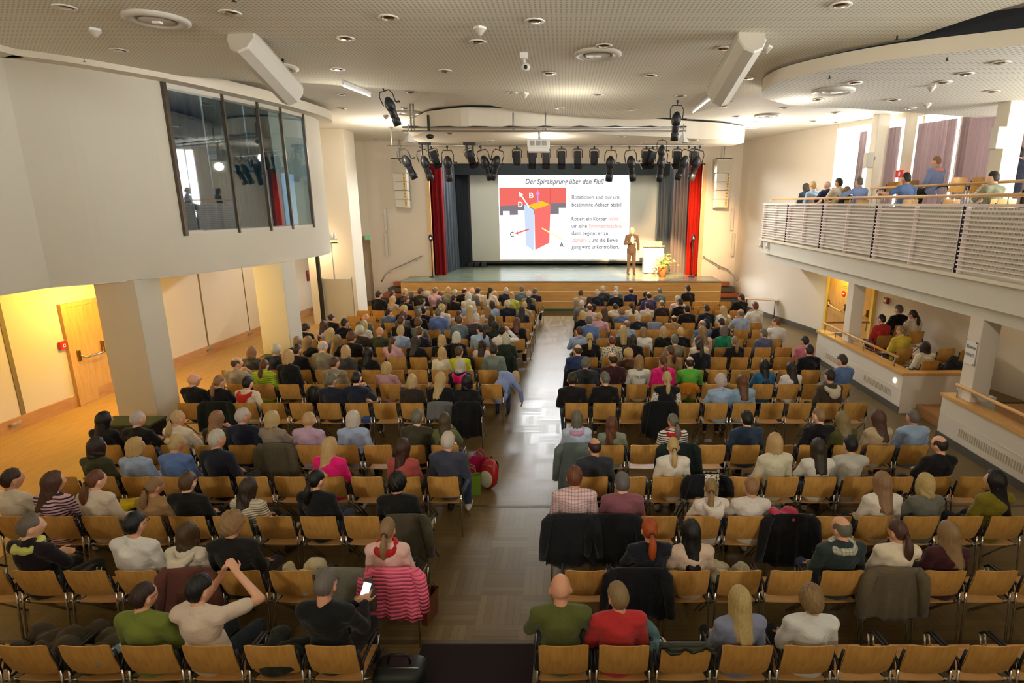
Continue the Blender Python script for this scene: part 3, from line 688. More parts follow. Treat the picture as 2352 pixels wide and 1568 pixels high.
for i, (px, py, lab) in enumerate(SD):
    z = zone_z(px, py); p = at_z(px, py, z)
    if i == 0: t = empty('smoke_detector'); MB().lathe([(.085, 0), (.085, -.03), (.07, -.035)], n=4).build('base', M_whitep, t); MB().lathe([(.075, -.03), (.05, -.06), (.02, -.1), (0, -.105)], n=20).build('sensor_head', M_offw, t, True); sdp = t
    else: t = copy_tree(sdp)
    t.location = (p.x, p.y, z); tag(t, 'small cone-shaped ceiling detector, ' + lab, 'detector', 'ceiling detectors')
p = at_z(1203, 122, zA); t = empty('security_camera', (p.x, p.y, zA)); tag(t, 'small white camera bracket on the perforated ceiling, middle of the photo', 'camera')
MB().obox((0, 0, -.04), (.12, .12, .08), bev=.01).build('mount', M_whitep, t); MB().tube([(0, 0, -.08), (.02, -.02, -.16)], .02).build('arm', M_whitep, t, True); MB().ell((.03, -.03, -.2), (.07, .06, .06)).build('housing', M_whitep, t, True); MB().ell((.03, -.08, -.21), (.03, .02, .03)).build('lens', M_black, t, True)

# white ceiling loudspeakers
def ceil_speaker(pt, rz, tilt, lab):
    t = empty('ceiling_loudspeaker', pt, 0); t.rotation_euler = (tilt, 0, rz); tag(t, lab, 'loudspeaker')
    prof = [(-.19, 0), (-.2, -.1), (-.13, -.24), (0, -.30), (.13, -.24), (.2, -.1), (.19, 0)]
    mb = MB(); n = len(prof)
    ys = [-.62, -.6, .6, .62]; sc = [.93, 1, 1, .93]
    vs = [(x * s_, y, z * s_) for y, s_ in zip(ys, sc) for x, z in prof]
    fs = [(j * n + i, j * n + i + 1, (j + 1) * n + i + 1, (j + 1) * n + i) for j in range(3) for i in range(n - 1)] + [tuple(range(n)), tuple(3 * n + i for i in range(n - 1, -1, -1))] + [(j * n + n - 1, j * n, (j + 1) * n, (j + 1) * n + n - 1) for j in range(3)]
    mb.add(vs, fs).build('cabinet', M_offw, t, fix=True)
    MB().obox((0, 0, .02), (.37, 1.2, .035), bev=.01).build('grille', mat('speaker_grille', srgb(176, 168, 150), .7), t)
    MB().tube([(0, -.3, 0), (0, -.3, .28)], .02).build('bracket', M_black, t); MB().tube([(0, .3, 0), (0, .3, .28)], .02).build('bracket', M_black, t)
    return t
p = at_z(566, 88, 6.45); ceil_speaker((p.x + .1, p.y + .35, 6.22), -.1, -.42, 'long white ceiling loudspeaker, left of the photo')
p = at_z(1706, 85, 6.45); ceil_speaker((p.x, p.y + .35, 6.2), .1, -.42, 'long white ceiling loudspeaker, right of the photo')
# fluorescent tubes
for (a, b, lab) in (((788, 197), (850, 221), 'left, near the black spotlight'), ((1638, 222), (1592, 258), 'right, at the edge of the perforated panel')):
    P, Q = at_z(*a, 6.36), at_z(*b, 6.36); t = empty('tube_light', (P + Q) / 2); tag(t, 'bare fluorescent tube fitting on the ceiling, ' + lab, 'tube light')
    c = (P + Q) / 2; local(MB().tube([P + Vector((0, 0, .06)), Q + Vector((0, 0, .06))], .035, 6), c).build('batten', M_whitep, t); local(MB().tube([P, Q], .016, 8), c).build('tube', em('tube_glass', (1, 1, 1, 1), 1.1), t, True)
# cornice reflector pins omitted: small sprinkler heads
for i, (px, py) in enumerate([(193, 141), (537, 2), (1785, 178), (2060, 90), (1155, 247), (1680, 233), (1324, 267), (1905, 180), (2175, 139)]):
    z = zone_z(px, py + 4); p = at_z(px, py, z - .04)
    o = MB().lathe([(.012, .04), (.012, 0), (.03, -.006), (0, -.012)], (0, 0, 0), 10).build('sprinkler', M_blackm); o.location = p
    tag(o, 'tiny sprinkler pin on the ceiling, %s from the left' % ORD[[193, 537, 1155, 1324, 1680, 1785, 1905, 2060, 2175].index(px)], 'sprinkler', 'sprinkler pins')

# ---------------------------------------------------------------- stage light bars, lights, projector
YB1 = 15.3
def bar(y, xa, xb, z, name, lab, dbl=True, hang=()):
    t = empty(name, ((xa + xb) / 2, y, z)); tag(t, lab, 'lighting bar'); c = ((xa + xb) / 2, y, z)
    for dz in ((0, .085) if dbl else (0,)): local(MB().tube([(xa, y, z + dz), (xb, y, z + dz)], .024, 10), c).build('pipe', M_steel, t, True)
    if dbl: local(MB().tube([(xa + (xb - xa) * k / 24, y - .01, z + .10 + .02 * math.sin(k * 2.2)) for k in range(25)], .011, 6), c).build('cable', M_black, t, True)
    for hx, hz in hang: local(MB().tube([(hx, y, z), (hx, y, hz)], .022, 8), c).build('hanger', M_grey, t, True)
    return t
zb1 = at_y(1250, 301, YB1).z
bar(YB1, at_y(925, 300, YB1).x, at_y(1576, 300, YB1).x, zb1, 'front_lighting_bar', 'long double steel pipe bar hanging in front of the white disc', True,
    [(at_y(944, 280, YB1).x, ZC), (at_y(951, 280, YB1).x, ZC), (at_y(1179, 280, YB1).x, 6.45), (at_y(1253, 280, YB1).x, 6.45), (at_y(1552, 280, YB1).x, 6.6)])
YB2 = 19.6; zb2 = at_y(1250, 336, YB2).z
bar(YB2, at_y(890, 336, YB2).x, at_y(1615, 336, YB2).x, zb2 + .02, 'rear_lighting_bar', 'thin pipe bar carrying the row of black stage lights', False, [(at_y(x, 336, YB2).x, 6.65) for x in (900, 1615)] + [(at_y(x, 336, YB2).x, 6.14) for x in (1100, 1350)])
def profile_light(pt, tilt, rz, s_, lab, grp='black stage lights above the stage'):
    t = empty('stage_spotlight', pt); t.rotation_euler = (0, tilt, rz); t.scale = (s_,) * 3; tag(t, lab, 'stage light', grp)
    MB().tube([(-.15, 0, -.36), (-.16, 0, -.16), (-.11, 0, -.06), (.11, 0, -.06), (.16, 0, -.16), (.15, 0, -.36)], .012, 8).build('yoke', M_blackm, t, True)
    MB().tube([(0, 0, -.06), (0, 0, .05)], .016, 8).obox((0, 0, .03), (.05, .05, .06), bev=.006).build('clamp', M_black, t)
    M = Matrix.Rotation(math.radians(14), 3, 'X')
    MB().lathe([(0, .17), (.05, .15), (.105, .06), (.12, -.04), (.105, -.13), (.085, -.15)], (0, 0, -.36), 18, M).build('lamp_house', M_blackm, t, True)
    MB().lathe([(.085, -.14), (.088, -.30), (.078, -.32), (.095, -.34), (.095, -.5), (.07, -.5), (.05, -.36)], (0, 0, -.36), 18, M).build('lens_barrel', M_blackm, t, True)
    MB().ell(M @ Vector((0, 0, -.44)) + Vector((0, 0, -.36)), (.07, .07, .02), M).build('lens', M_glassd, t, True)
    MB().tube([(.16, 0, -.36), (.22, 0, -.37)], .014, 8).ell((.23, 0, -.37), (.025, .025, .025), nu=8, nv=6).build('knob', M_black, t, True)
    return t
M_glassd = mat('lens_glass', srgb(60, 64, 60), .08, spec=.8)
def fresnel_light(pt, tilt, rz, s_, lab, doors=True, grp='black stage lights above the stage'):
    t = empty('fresnel_light', pt); t.rotation_euler = (0, tilt, rz); t.scale = (s_,) * 3; tag(t, lab, 'stage light', grp)
    MB().tube([(-.13, 0, -.3), (-.135, 0, -.1), (-.1, 0, -.05), (.1, 0, -.05), (.135, 0, -.1), (.13, 0, -.3)], .012, 8).build('yoke', M_blackm, t, True)
    MB().obox((0, 0, -.0), (.05, .05, .1), bev=.006).build('clamp', M_black, t)
    M = Matrix.Rotation(math.radians(12), 3, 'X')
    MB().obox(Vector((0, 0, -.28)), (.21, .2, .34), M, bev=.03).build('housing', M_blackm, t)
    MB().lathe([(.1, -.12), (.11, -.2), (.09, -.2)], (0, 0, -.3), 18, M).build('front_ring', M_blackm, t, True)
    if doors:
        for k in range(4):
            R = Matrix.Rotation(k * PI / 2, 3, 'Z') @ Matrix.Rotation(.45, 3, 'X'); c = M @ (Matrix.Rotation(k * PI / 2, 3, 'Z') @ Vector((0, -.13, -.24))) + Vector((0, 0, -.3))
            MB().obox(c, (.2, .006, .14), M @ R).build('barn_door', M_blackm, t)
    return t
def at2(px, py, Y=YB2): return at_y(px, py, Y)
PR = [(918, -.42, .2), (966, -.25, .1), (1027, 0, 0), (1104, -.28, 0), (1148, .3, 0), (1404, .05, 0), (1446, -.15, 0), (1521, .03, 0), (1582, .3, 0), (1608, .22, 0)]
names = ['leftmost of the row', 'second from the left', 'in front of the left grey curtain', 'leaning right, above the screen corner', 'leaning left, above the screen corner', 'upright, above the slide text', 'upright, right of the slide', 'above the right screen edge', 'above the right grey curtain', 'rightmost of the row']
for (px, ti, rz), lab in zip(PR, names): profile_light(at2(px, 340), ti, rz, 1.22, 'black profile stage light, ' + lab)
FR = [(990, -.3, .3, 1), (1072, -.35, .3, 1), (1187, 0, 0, 0), (1222, 0, 0, 1), (1254, 0, 0, 1), (1290, 0, 0, 1), (1327, 0, 0, 1), (1365, 0, 0, 0), (1485, 0, .1, 1), (1500, .2, .4, 1), (1556, 0, 0, 1), (1596, .05, 0, 0)]
fn = ['over the red left curtain', 'over the black left drape', 'left of the projector', 'behind the projector, left', 'behind the projector, right', 'first right of the projector', 'second right of the projector', 'third right of the projector', 'over the right screen edge', 'tilted, over the right screen edge', 'over the right grey curtain', 'behind the rightmost profile light']
for (px, ti, rz, dd), lab in zip(FR, fn): fresnel_light(at_y(px, 338, YB2 + .55), ti, rz, 1.15, 'black fresnel stage light, ' + lab, dd)
t = profile_light(at_y(1521, 318, YB2 - 1.5), 0, 0, .95, 'upper black profile light above the right screen edge'); MB().tube([(0, 0, .04), (0, 0, .3)], .012, 8).build('hanger', M_grey, t, True)
p = at_y(880, 203, 12.3); t = profile_light((p.x, 12.3, p.z), -.35, .3, .85, 'single black spotlight on the ceiling, left of the photo', 'single ceiling spotlights'); MB().tube([(0, 0, .02), (.09, 0, .25)], .014, 8).build('hanger', M_black, t, True)
p = at_y(1556, 236, 13.2); profile_light((p.x, 13.2, p.z), .02, 0, .9, 'single black spotlight on the ceiling, right of the middle', 'single ceiling spotlights')
for (px, py) in ((975, 326), (1078, 328)):
    q = at_y(px, py, YB2 - .4); o = empty('scroller_unit', q); tag(o, 'dark winch box hung from the ceiling over the %s curtain' % ('red' if px < 1000 else 'black left'), 'winch')
    MB().obox((0, 0, 0), (.38, .16, .16), bev=.01).build('housing', M_black, o); MB().tube([(-.1, 0, -.08), (-.1, 0, -.4)], .035, 8).build('leg', M_blackm, o); MB().tube([(.1, 0, -.08), (.1, 0, -.4)], .035, 8).build('leg', M_blackm, o)
# projector
q = at_y(1237, 334, YB1); o = empty('projector', q); tag(o, 'white video projector hanging under the lighting bar', 'projector')
MB().obox((0, 0, .03), (.56, .42, .2), bev=.02).build('body', M_whitep, o); MB().obox((0, -.01, -.115), (.54, .40, .1), bev=.02).build('lower_shell', M_whitep, o)
for k in range(3): MB().obox((-.15 + .15 * k, -.213, .04), (.12, .006, .12)).build('vent', M_grey, o)
MB().tube([(.02, 0, .12), (.02, 0, zb1 - q.z)], .025).build('mount', M_grey, o); MB().tube([(.02, 0, .3), (.14, .1, .42)], .01).tube([(.02, 0, .3), (-.1, .1, .42)], .01).build('strut', M_grey, o)
for px, lab in ((940, 'left'), (1569, 'right')):
    q = at_y(px, 318, YB1 - .05); o = empty('work_lamp', q); tag(o, 'white funnel-shaped lamp under the %s end of the front bar' % lab, 'lamp')
    MB().lathe([(.03, .16), (.04, .1), (.1, 0), (.17, -.1), (.165, -.1), (.08, .0)], n=4).build('shade', M_whitep, o); MB().tube([(0, 0, .15), (0, 0, .34)], .015).build('rod', M_grey, o)
q = at_y(985, 298, YB1); o = empty('winch', q); tag(o, 'black clamp unit standing on the front bar near its left end', 'clamp'); MB().obox((0, 0, .16), (.06, .06, .38), bev=.01).build('column', M_black, o); MB().ell((.02, 0, -.16), (.1, .06, .06)).build('head', M_black, o, True)

# line arrays and column speakers
for px, s_, lab in ((918, 1, 'left'), (1662, -1, 'right')):
    P = at_y(px, 366, 23.6); o = empty('line_array', P); tag(o, 'cream hanging line array loudspeaker, %s of the stage' % lab, 'loudspeaker')
    zz = 0.
    MB().obox((0, 0, -.26), (.58, .4, .5), bev=.015).build('top_cabinet', M_offw, o); MB().obox((0, -.205, -.26), (.52, .01, .44)).build('grille', mat('array_grille', srgb(188, 182, 160), .8), o)
    for k in range(4):
        a = .025 * (k + 1); R = Matrix.Rotation(-a, 3, 'X'); y = .02 * k * k * .5; z = -.53 - .335 * k - .165
        MB().obox((0, y, z), (.54 - .012 * k, .36, .32), R, bev=.012).build('cabinet', M_offw, o)
        MB().obox((.17 * 1, y - .19, z), (.12, .03, .3), R).build('horn', mat('array_horn', srgb(222, 196, 140), .6), o)
        for j in range(5): MB().obox((.17, y - .208, z - .12 + .06 * j), (.05, .012, .022), R).build('slot', M_black, o)
    MB().obox((0, 0, .02), (.6, .3, .03)).build('flying_frame', M_black, o); MB().tube([(0, 0, .03), (.02, 0, ZC - P.z)], .02).build('chain', M_grey, o)
for px, lab in ((885, 'left'), (1681, 'right')):
    for k, (ya, yb2) in enumerate(((478, 530), (534, 588))):
        a = at_y(px + (2 if k else 0), ya, 24.05); b = at_y(px + (3 if k else 1), yb2, 24.05); c = (a + b) / 2
        o = empty('column_loudspeaker', c); tag(o, 'slim cream column loudspeaker on the stage wall, %s side, %s one' % (lab, 'lower' if k else 'upper'), 'loudspeaker')
        MB().obox((0, 0, 0), (.1, .1, a.z - b.z - .04), bev=.01).build('cabinet', M_offw, o); MB().obox((0, .08, .2), (.04, .1, .04)).build('bracket', M_black, o)
for (x0, x1, yy) in ((892, 912, 335), (1700, 1724, 335)): pass

# ---------------------------------------------------------------- on the stage
P = at_z(1500, 627, HS)
lect = empty('lectern', (P.x, P.y + .15, HS)); tag(lect, 'white lectern lit by a warm spotlight, right part of the stage', 'lectern')
M_lec = mat('lectern_white', srgb(244, 238, 224), .35)
MB().obox((0, 0, .29), (.86, .56, .56), bev=.012).build('lower_body', M_lec, lect); MB().obox((0, .04, .84), (.84, .5, .52), bev=.012).build('upper_body', M_lec, lect)
MB().obox((0, .02, .575), (.88, .56, .02)).build('shelf_line', M_steel, lect)
R = Matrix.Rotation(-.2, 3, 'X'); MB().obox((0, .02, 1.14), (.9, .56, .035), R, bev=.006).build('reading_top', M_lec, lect)
MB().obox((-.2, -.24, .84), (.02, .012, .4)).build('edge_light', mat('acrylic', srgb(220, 236, 236), .1), lect)
MB().tube([(.1, .1, 1.16), (.12, .05, 1.35), (.12, -.02, 1.44)], .008, 8).ell((.12, -.03, 1.46), (.02, .02, .03), nu=10, nv=8).build('microphone', M_black, lect, True)
MB().box((-.3, .25, 1.2), (.42, .27, 1.36)).build('screen_panel', mat('amber_panel', srgb(226, 190, 120), .5), lect)
P = at_z(1521, 636, HS); fl = empty('flower_arrangement', (P.x, P.y, HS)); tag(fl, 'pot of yellow and white flowers standing beside the lectern', 'flowers')
MB().lathe([(0, 0), (.13, 0), (.2, .40), (.21, .42), (.19, .42), (.17, .36), (0, .36)], n=24).build('pot', mat('terracotta', srgb(176, 106, 56), .6), fl, True)
lf = MB(); fw = MB(); rr = random.Random(3)
for k in range(70):
    a = rr.uniform(0, 2 * PI); el = rr.uniform(.25, 1.45); L_ = rr.uniform(.35, .72); d = Vector((math.cos(a) * math.cos(el), math.sin(a) * math.cos(el), math.sin(el)))
    b0 = Vector((0, 0, .38)); tip = b0 + d * L_; lf.tube([b0, b0 + d * L_ * .5, tip], [.006, .005, .002], 5)
    for j in range(4):
        u = b0 + d * L_ * rr.uniform(.45, 1); w = Vector((rr.uniform(-1, 1), rr.uniform(-1, 1), rr.uniform(-.4, 1))).normalized() * .09; sd = d.cross(w).normalized() * .02
        lf.add([u, u + w * .5 + sd, u + w, u + w * .5 - sd], [(0, 1, 2, 3)])
lf.build('foliage', mat('leaf_green', srgb(120, 132, 52), .6), fl)
for k in range(46):
    a = rr.uniform(0, 2 * PI); el = rr.uniform(.15, 1.5); L_ = rr.uniform(.32, .66); c = Vector((math.cos(a) * math.cos(el) * L_, math.sin(a) * math.cos(el) * L_, .38 + math.sin(el) * L_))
    for j in range(5):
        q = 2 * PI * j / 5; fw.ell(c + Vector((math.cos(q) * .03, math.sin(q) * .03, 0)), (.026, .02, .014), nu=6, nv=5)
    fw.ell(c + Vector((0, 0, .008)), (.014,) * 3, nu=6, nv=4)
fw.build('blossoms', mat('pale_yellow_petal', srgb(244, 232, 150), .6), fl)
def mic_stand(px, py, Y, lab):
    P = at_y(px, py, 23.9); o = empty('stand_lamp', (P.x, 23.9, HS)); tag(o, lab, 'stand')
    MB().lathe([(0, .02), (.14, .02), (.15, 0)], n=20).build('base', M_blackm, o); MB().tube([(0, 0, .02), (0, 0, 1.5)], .016, 8).build('pole', M_blackm, o, True)
    MB().ell((0, 0, 1.62), (.09, .06, .15)).build('head', M_blackm, o, True); MB().ell((0, -.05, 1.6), (.045, .02, .06)).build('lens', M_glow if False else M_chrome, o, True)
mic_stand(1588, 632, 0, 'thin black stand with an oval head in front of the right red curtain')
mic_stand(994, 632, 0, 'thin black stand with an oval head in front of the left red curtain')
for k, x in enumerate((1092, 1106, 1121)):
    P = at_z(x, 604, HS); o = empty('stage_monitor', (P.x, 28.1, HS)); tag(o, 'small black box at the foot of the screen, %s of three' % ['left', 'middle', 'right'][k], 'box', 'black boxes at the foot of the screen')
    MB().obox((0, 0, .1), (.28, .26, .2), bev=.03).build('cabinet', M_black, o); MB().obox((0, -.13, .1), (.2, .01, .12)).build('grille', M_blackm, o)
P = at_z(1472, 604, HS); o = MB().obox((0, 0, .16), (.22, .3, .32), bev=.02).build('case', mat('brown_case', srgb(96, 74, 40), .6)); o.location = (P.x, 27.9, HS); tag(o, 'small brown case on the stage between speaker and lectern', 'case')

# table beside the right wall
P = at_z(1735, 742, 0); tb = empty('folding_table', (7.0, 21.4, 0), -.22); tag(tb, 'narrow folding table with a wooden top near the right wall', 'table')
a = at_y(1722, 681, 21.9); zt = .78
tb.location = (at_z(1748, 686, zt).x, at_z(1748, 686, zt).y, 0); tb.rotation_euler = (0, 0, -.38)
MB().obox((0, 0, zt - .015), (1.2, .4, .03), bev=.006).build('table_top', mat('table_top_pale', srgb(214, 184, 152), .5), tb)
for sx in (-.5, .5):
    MB().tube([(sx, -.1, zt - .03), (sx, -.1, .03)], .014, 8).tube([(sx, .1, zt - .03), (sx, .1, .03)], .014, 8).build('leg_frame', M_blackm, tb)
    MB().obox((sx, 0, .02), (.05, .5, .04), bev=.01).build('foot', M_steel, tb)

# ---------------------------------------------------------------- right platforms (raised side seating)
def platform(name, y0, y1, X, lab, zc):
    t = empty(name, (X, y0, 0)); t['kind'] = 'structure'; t['label'] = lab; F = lambda mb: local(mb, (X, y0, 0))
    F(MB().prism([(X, y0), (X + (1.25 if y0 > 10.5 else .9), y0), (X + (1.25 if y0 > 10.5 else .9), y0 + .12), (X + .12, y0 + .12), (X + .12, y1 - .12), (X + .9, y1 - .12), (X + .9, y1), (X, y1)], 0, zc)).build('parapet', M_wall, t, fix=True)
    F(MB().box((X - .04, y0 - .03, zc), (X + .24, y1 + .02, zc + .055)).box((X + .24, y0 - .03, zc), (X + 1.3 if y0 > 10.5 else X + .9, y0 + .2, zc + .0548))).build('cap', M_cap, t)
    F(MB().box((X + .1, y0 + .12, 0), (10.2, y1, .2))).build('platform_floor', M_floor, t)
    F(MB().box((X - .02, y0 - .01, 0), (X - .001, y1, .14))).build('skirting', M_concrete, t)
    F(MB().box((X - .006, y0 + .01, .50), (X + .01, y1, .512))).build('seam', M_soffit, t)
    n = int((y1 - y0) / .055)
    g = MB()
    for k in range(6, n - 4):
        if (k // 9) % 4 != 3: y = y0 + .055 * k; g.box((X - .005, y, .26), (X, y + .02, .40))
    F(g).build('vent_slots', mat('vent_shadow', srgb(180, 166, 140), .8), t)
    return t
platform('platform_box_far', 11.2, 15.25, 6.95, 'white fronted side platform with wooden cap, far one', .82)
platform('platform_box_near', 2.0, 9.95, 6.95, 'white fronted side platform with wooden cap, near one', .82)
# steps between the platforms
struct(MB().box((7.3, 9.95, 0), (8.5, 11.2, .2)).box((8.1, 9.95, .2), (10.1, 11.2, .21)).build('floor_platform_steps', M_skirt, fix=True))
struct(MB().box((7.9, 14.9, 0), (8.9, 15.3, .2)).build('floor_platform_end', M_skirt))
def railing(pts, zr, zbase, lab, posts):
    c = Vector((*pts[0], zbase)); t = empty('handrail', c); tag(t, lab, 'handrail')
    P = [Vector((x, y, zr)) for x, y in pts]
    local(MB().tube(P, .028, 12), c).build('rail', M_cap, t, True)
    for x, y in posts: local(MB().tube([(x, y, zbase), (x, y, zr)], .011, 8), c).build('post', M_steel, t, True)
railing([(7.03, 11.6), (7.03, 15.2), (8.3, 15.2)], 1.1, .875, 'wooden handrail above the far side platform', [(7.03, 11.7), (7.03, 13.0), (7.03, 14.4), (7.1, 15.15), (8.2, 15.15)])
railing([(7.03, 2.2), (7.03, 9.75)], 1.1, .875, 'wooden handrail above the near side platform', [(7.03, 9.7), (7.03, 7.8), (7.03, 5.8), (7.03, 3.8)])
# balcony beam, slab, fascia
XB = 6.9; YE = 20.2
slab = MB()
prof = [(XB, 3.02), (XB, 2.58), (XB + .16, 2.56), (XB + .16, 2.34), (XB + .5, 2.32), (13.5, 2.32), (13.5, 3.2), (XB + .3, 3.2), (XB + .3, 3.02)]
n = len(prof); ys = [-3.9, YE]
slab.add([(x, y, z) for y in ys for x, z in prof], [tuple(range(n)), tuple(range(2 * n - 1, n - 1, -1))] + [(i, (i + 1) % n, n + (i + 1) % n, n + i) for i in range(n)])
struct(slab.build('floor_balcony', M_soffit, fix=True))
struct(MB().box((XB - .1, -3.9, 3.0), (XB + .3, YE + .05, 3.06)).build('trim_22', M_white))
pillar('pillar_4', 7.08, 7.38, 13.85, 14.15, .875, 2.36, M_wall); pillar('pillar_5', 7.05, 7.37, 9.4, 9.72, .875, 2.36, M_wall)
# balcony seating floors
struct(MB().box((XB + .3, -3.9, 3.2), (13.4, YE - .05, 3.46)).build('floor_balcony_seating', M_carpet))
struct(MB().box((8.7, -3.9, 3.46), (13.3, 17.6, 3.95)).build('floor_balcony_tier', M_white))
# balustrade
bl = empty('balcony_balustrade', (XB, YE, 3.06)); tag(bl, 'white slatted balcony balustrade with perforated metal panels', 'balustrade'); bl['kind'] = 'structure'
F = lambda mb: local(mb, (XB, YE, 3.06))
M_perfm = mat('perforated_metal', srgb(176, 172, 158), .6, .1); t = NT(M_perfm); v = t.xyz(t.pos())
fy = t.math('SUBTRACT', t.math('FRACT', t.math('MULTIPLY', v[1], 34)), .5); fz = t.math('SUBTRACT', t.math('FRACT', t.math('MULTIPLY', v[2], 13.2)), .5)
hole = t.math('MULTIPLY', t.math('LESS_THAN', t.math('ABSOLUTE', fy), .2), t.math('LESS_THAN', t.math('ABSOLUTE', fz), .2)); t.base(t.mix(hole, srgb(224, 220, 200), srgb(104, 108, 110)))
# bay boundaries from the photo
bx = [1745, 1808, 1888, 2011, 2212, 2560]
YBay = [min(YE, XB / ray(x, 520).x * ray(x, 520).y) for x in bx]
YBay[0] = YE; YBay[-1] = 5.2; YBay += [2.0, -1.2, -3.9]
zt = 4.2
M_slat = mat('slat_paint', srgb(240, 226, 222), .45)
for a, b in zip(YBay, YBay[1:]):
    hi, lo = a - .03, b + .03; s_ = MB(); NS = 15
    for k in range(NS): z = 3.13 + (zt - 3.13) * k / (NS - 1); s_.box((XB - .05, lo, z - .011), (XB - .02, hi, z + .011))
    F(s_).build('slat_panel', M_slat, bl)
    F(MB().box((XB + .06, lo, 3.1), (XB + .075, hi, zt - .02))).build('perforated_panel', M_perfm, bl)
    for y in (lo + .02, (lo + hi) / 2, hi - .02): F(MB().box((XB - .02, y - .016, 3.06), (XB + .055, y + .016, zt + .01))).build('upright', M_slat, bl)
    F(MB().box((XB - .045, lo - .035, 3.06), (XB + .0, lo - .025, zt))).build('joint', M_blackm, bl)
F(MB().box((XB - .06, -3.9, zt + .012), (XB + .1, YE, zt + .035))).build('top_plate', M_slat, bl)
zr = 4.37
F(MB().tube([(XB + .02, YE - .7, zr), (XB + .02, -3.8, zr)], .03, 12)).build('handrail', M_cap, bl, True)
for px in (1768, 1827, 1866, 1900, 1950, 2011, 2093, 2187, 2312):
    Y = XB / ray(px, 465).x * ray(px, 465).y; F(MB().tube([(XB + .02, Y, zt + .03), (XB + .02, Y, zr)], .011, 8)).build('rail_post', M_steel, bl, True)
railing([(8.62, 16.6), (8.62, 2.5)], 4.65, 3.46, 'inner wooden handrail between the balcony tiers', [(8.62, 16.5), (8.62, 14.6), (8.62, 12.7), (8.62, 10.9), (8.62, 9)])
# balcony pillars and small loudspeakers
for px, sz, lab, k in ((2019, .34, 'far', 6), (2318, .36, 'near', 7)):
    r = ray(px, 380); X = 8.95; t_ = X / r.x; Y = r.y * t_
    pillar('pillar_%d' % k, X - sz / 2, X + sz / 2, Y, Y + sz, 3.46, ZC if k == 6 else 6.25)
    o = empty('wall_loudspeaker', (X - .33, Y - .02, 5.42 if k == 6 else 5.5)); tag(o, 'small white loudspeaker on the %s balcony pillar' % lab, 'loudspeaker')
    MB().obox((0, 0, 0), (.2, .2, .42), bev=.02).build('cabinet', M_offw, o); MB().obox((.13, 0, .05), (.09, .07, .1)).build('bracket', M_grey, o)
# window wall of the balcony
wx = lambda Y: 9.2 + (17.4 - Y) * .34
WL = [(wx(19.3), 19.3), (wx(3), 3)]
d = (Vector(WL[1]) - Vector(WL[0])).normalized(); nn = Vector((d.y, -d.x)) * -1
def wy(px): t_ = 15.12 / (ray(px, 350).x + .36); return t_ * 1.055
def wseg(Ya, Yb, z0, z1, name, m, th=.2, o_=0.): 
    a = Vector((wx(Ya) + o_, Ya)); b = Vector((wx(Yb) + o_, Yb)); return struct(MB().prism([a, b, b + Vector((th, 0)), a + Vector((th, 0))], z0, z1).build(name, m, fix=True))
wseg(19.3, 3, 3.46, 3.62, 'wall_window_sill', M_white); wseg(19.3, 3, 6.52, ZC, 'wall_window_head', M_white)
struct(MB().prism([(wx(3), 3), (wx(3) + .2, 3), (14.2, -4), (14.0, -4)], 3.4, ZC).build('wall_right_rear', M_white, fix=True))
for i, (a, b) in enumerate(((2077, 2104), (2203, 2217), (2430, 2446), (2700, 2720))): wseg(wy(a), wy(b), 3.6, 6.52, 'pillar_%d' % (8 + i), M_white, .25, -.05)
for i, (a, b) in enumerate(((1934, 2077), (2104, 2203), (2217, 2430), (2446, 2700), (2720, 3100))):
    Ya, Yb = wy(a), max(3.05, wy(b)); w_ = empty('window_%d' % (2 + i), (wx(Ya), Ya, 3.6)); w_['kind'] = 'structure'; w_['label'] = 'tall bright daylight window behind the balcony'
    A = Vector((wx(Ya) + .12, Ya)); B = Vector((wx(Yb) + .12, Yb)); gl = Matrix
    gm = bpy.data.materials.get('clear_glass')
    if not gm:
        gm = mat('clear_glass', (1, 1, 1, 1), .02); g = NT(gm); tr = g.n('ShaderNodeBsdfTransparent'); gg = g.n('ShaderNodeBsdfGlossy'); gg.inputs['Roughness'].default_value = .02; mx = g.n('ShaderNodeMixShader'); mx.inputs[0].default_value = .06
        g.t.links.new(tr.outputs[0], mx.inputs[1]); g.t.links.new(gg.outputs[0], mx.inputs[2]); g.t.links.new(mx.outputs[0], g.t.nodes['Material Output'].inputs[0])
    local(MB().prism([A, B, B + Vector((.01, 0)), A + Vector((.01, 0))], 3.62, 6.52), (wx(Ya), Ya, 3.6)).build('pane', gm, w_)
    local(MB().prism([A, A + Vector((.06, 0)), A + Vector((.06, -.05)), A + Vector((0, -.05))], 3.62, 6.52).prism([B, B + Vector((.06, 0)), B + Vector((.06, .05)), B + Vector((0, .05))], 3.62, 6.52), (wx(Ya), Ya, 3.6)).build('window_frame', M_white, w_)
M_vel = mat('lilac_curtain_cloth', srgb(186, 172, 172), .9, spec=.15); t = NT(M_vel)
t.b.inputs['Transmission Weight'].default_value = 0
tl = t.n('ShaderNodeBsdfTranslucent'); tl.inputs[0].default_value = srgb(190, 174, 174); mx = t.n('ShaderNodeMixShader'); mx.inputs[0].default_value = .4
t.t.links.new(t.b.outputs[0], mx.inputs[1]); t.t.links.new(tl.outputs[0], mx.inputs[2]); t.t.links.new(mx.outputs[0], t.t.nodes['Material Output'].inputs[0])
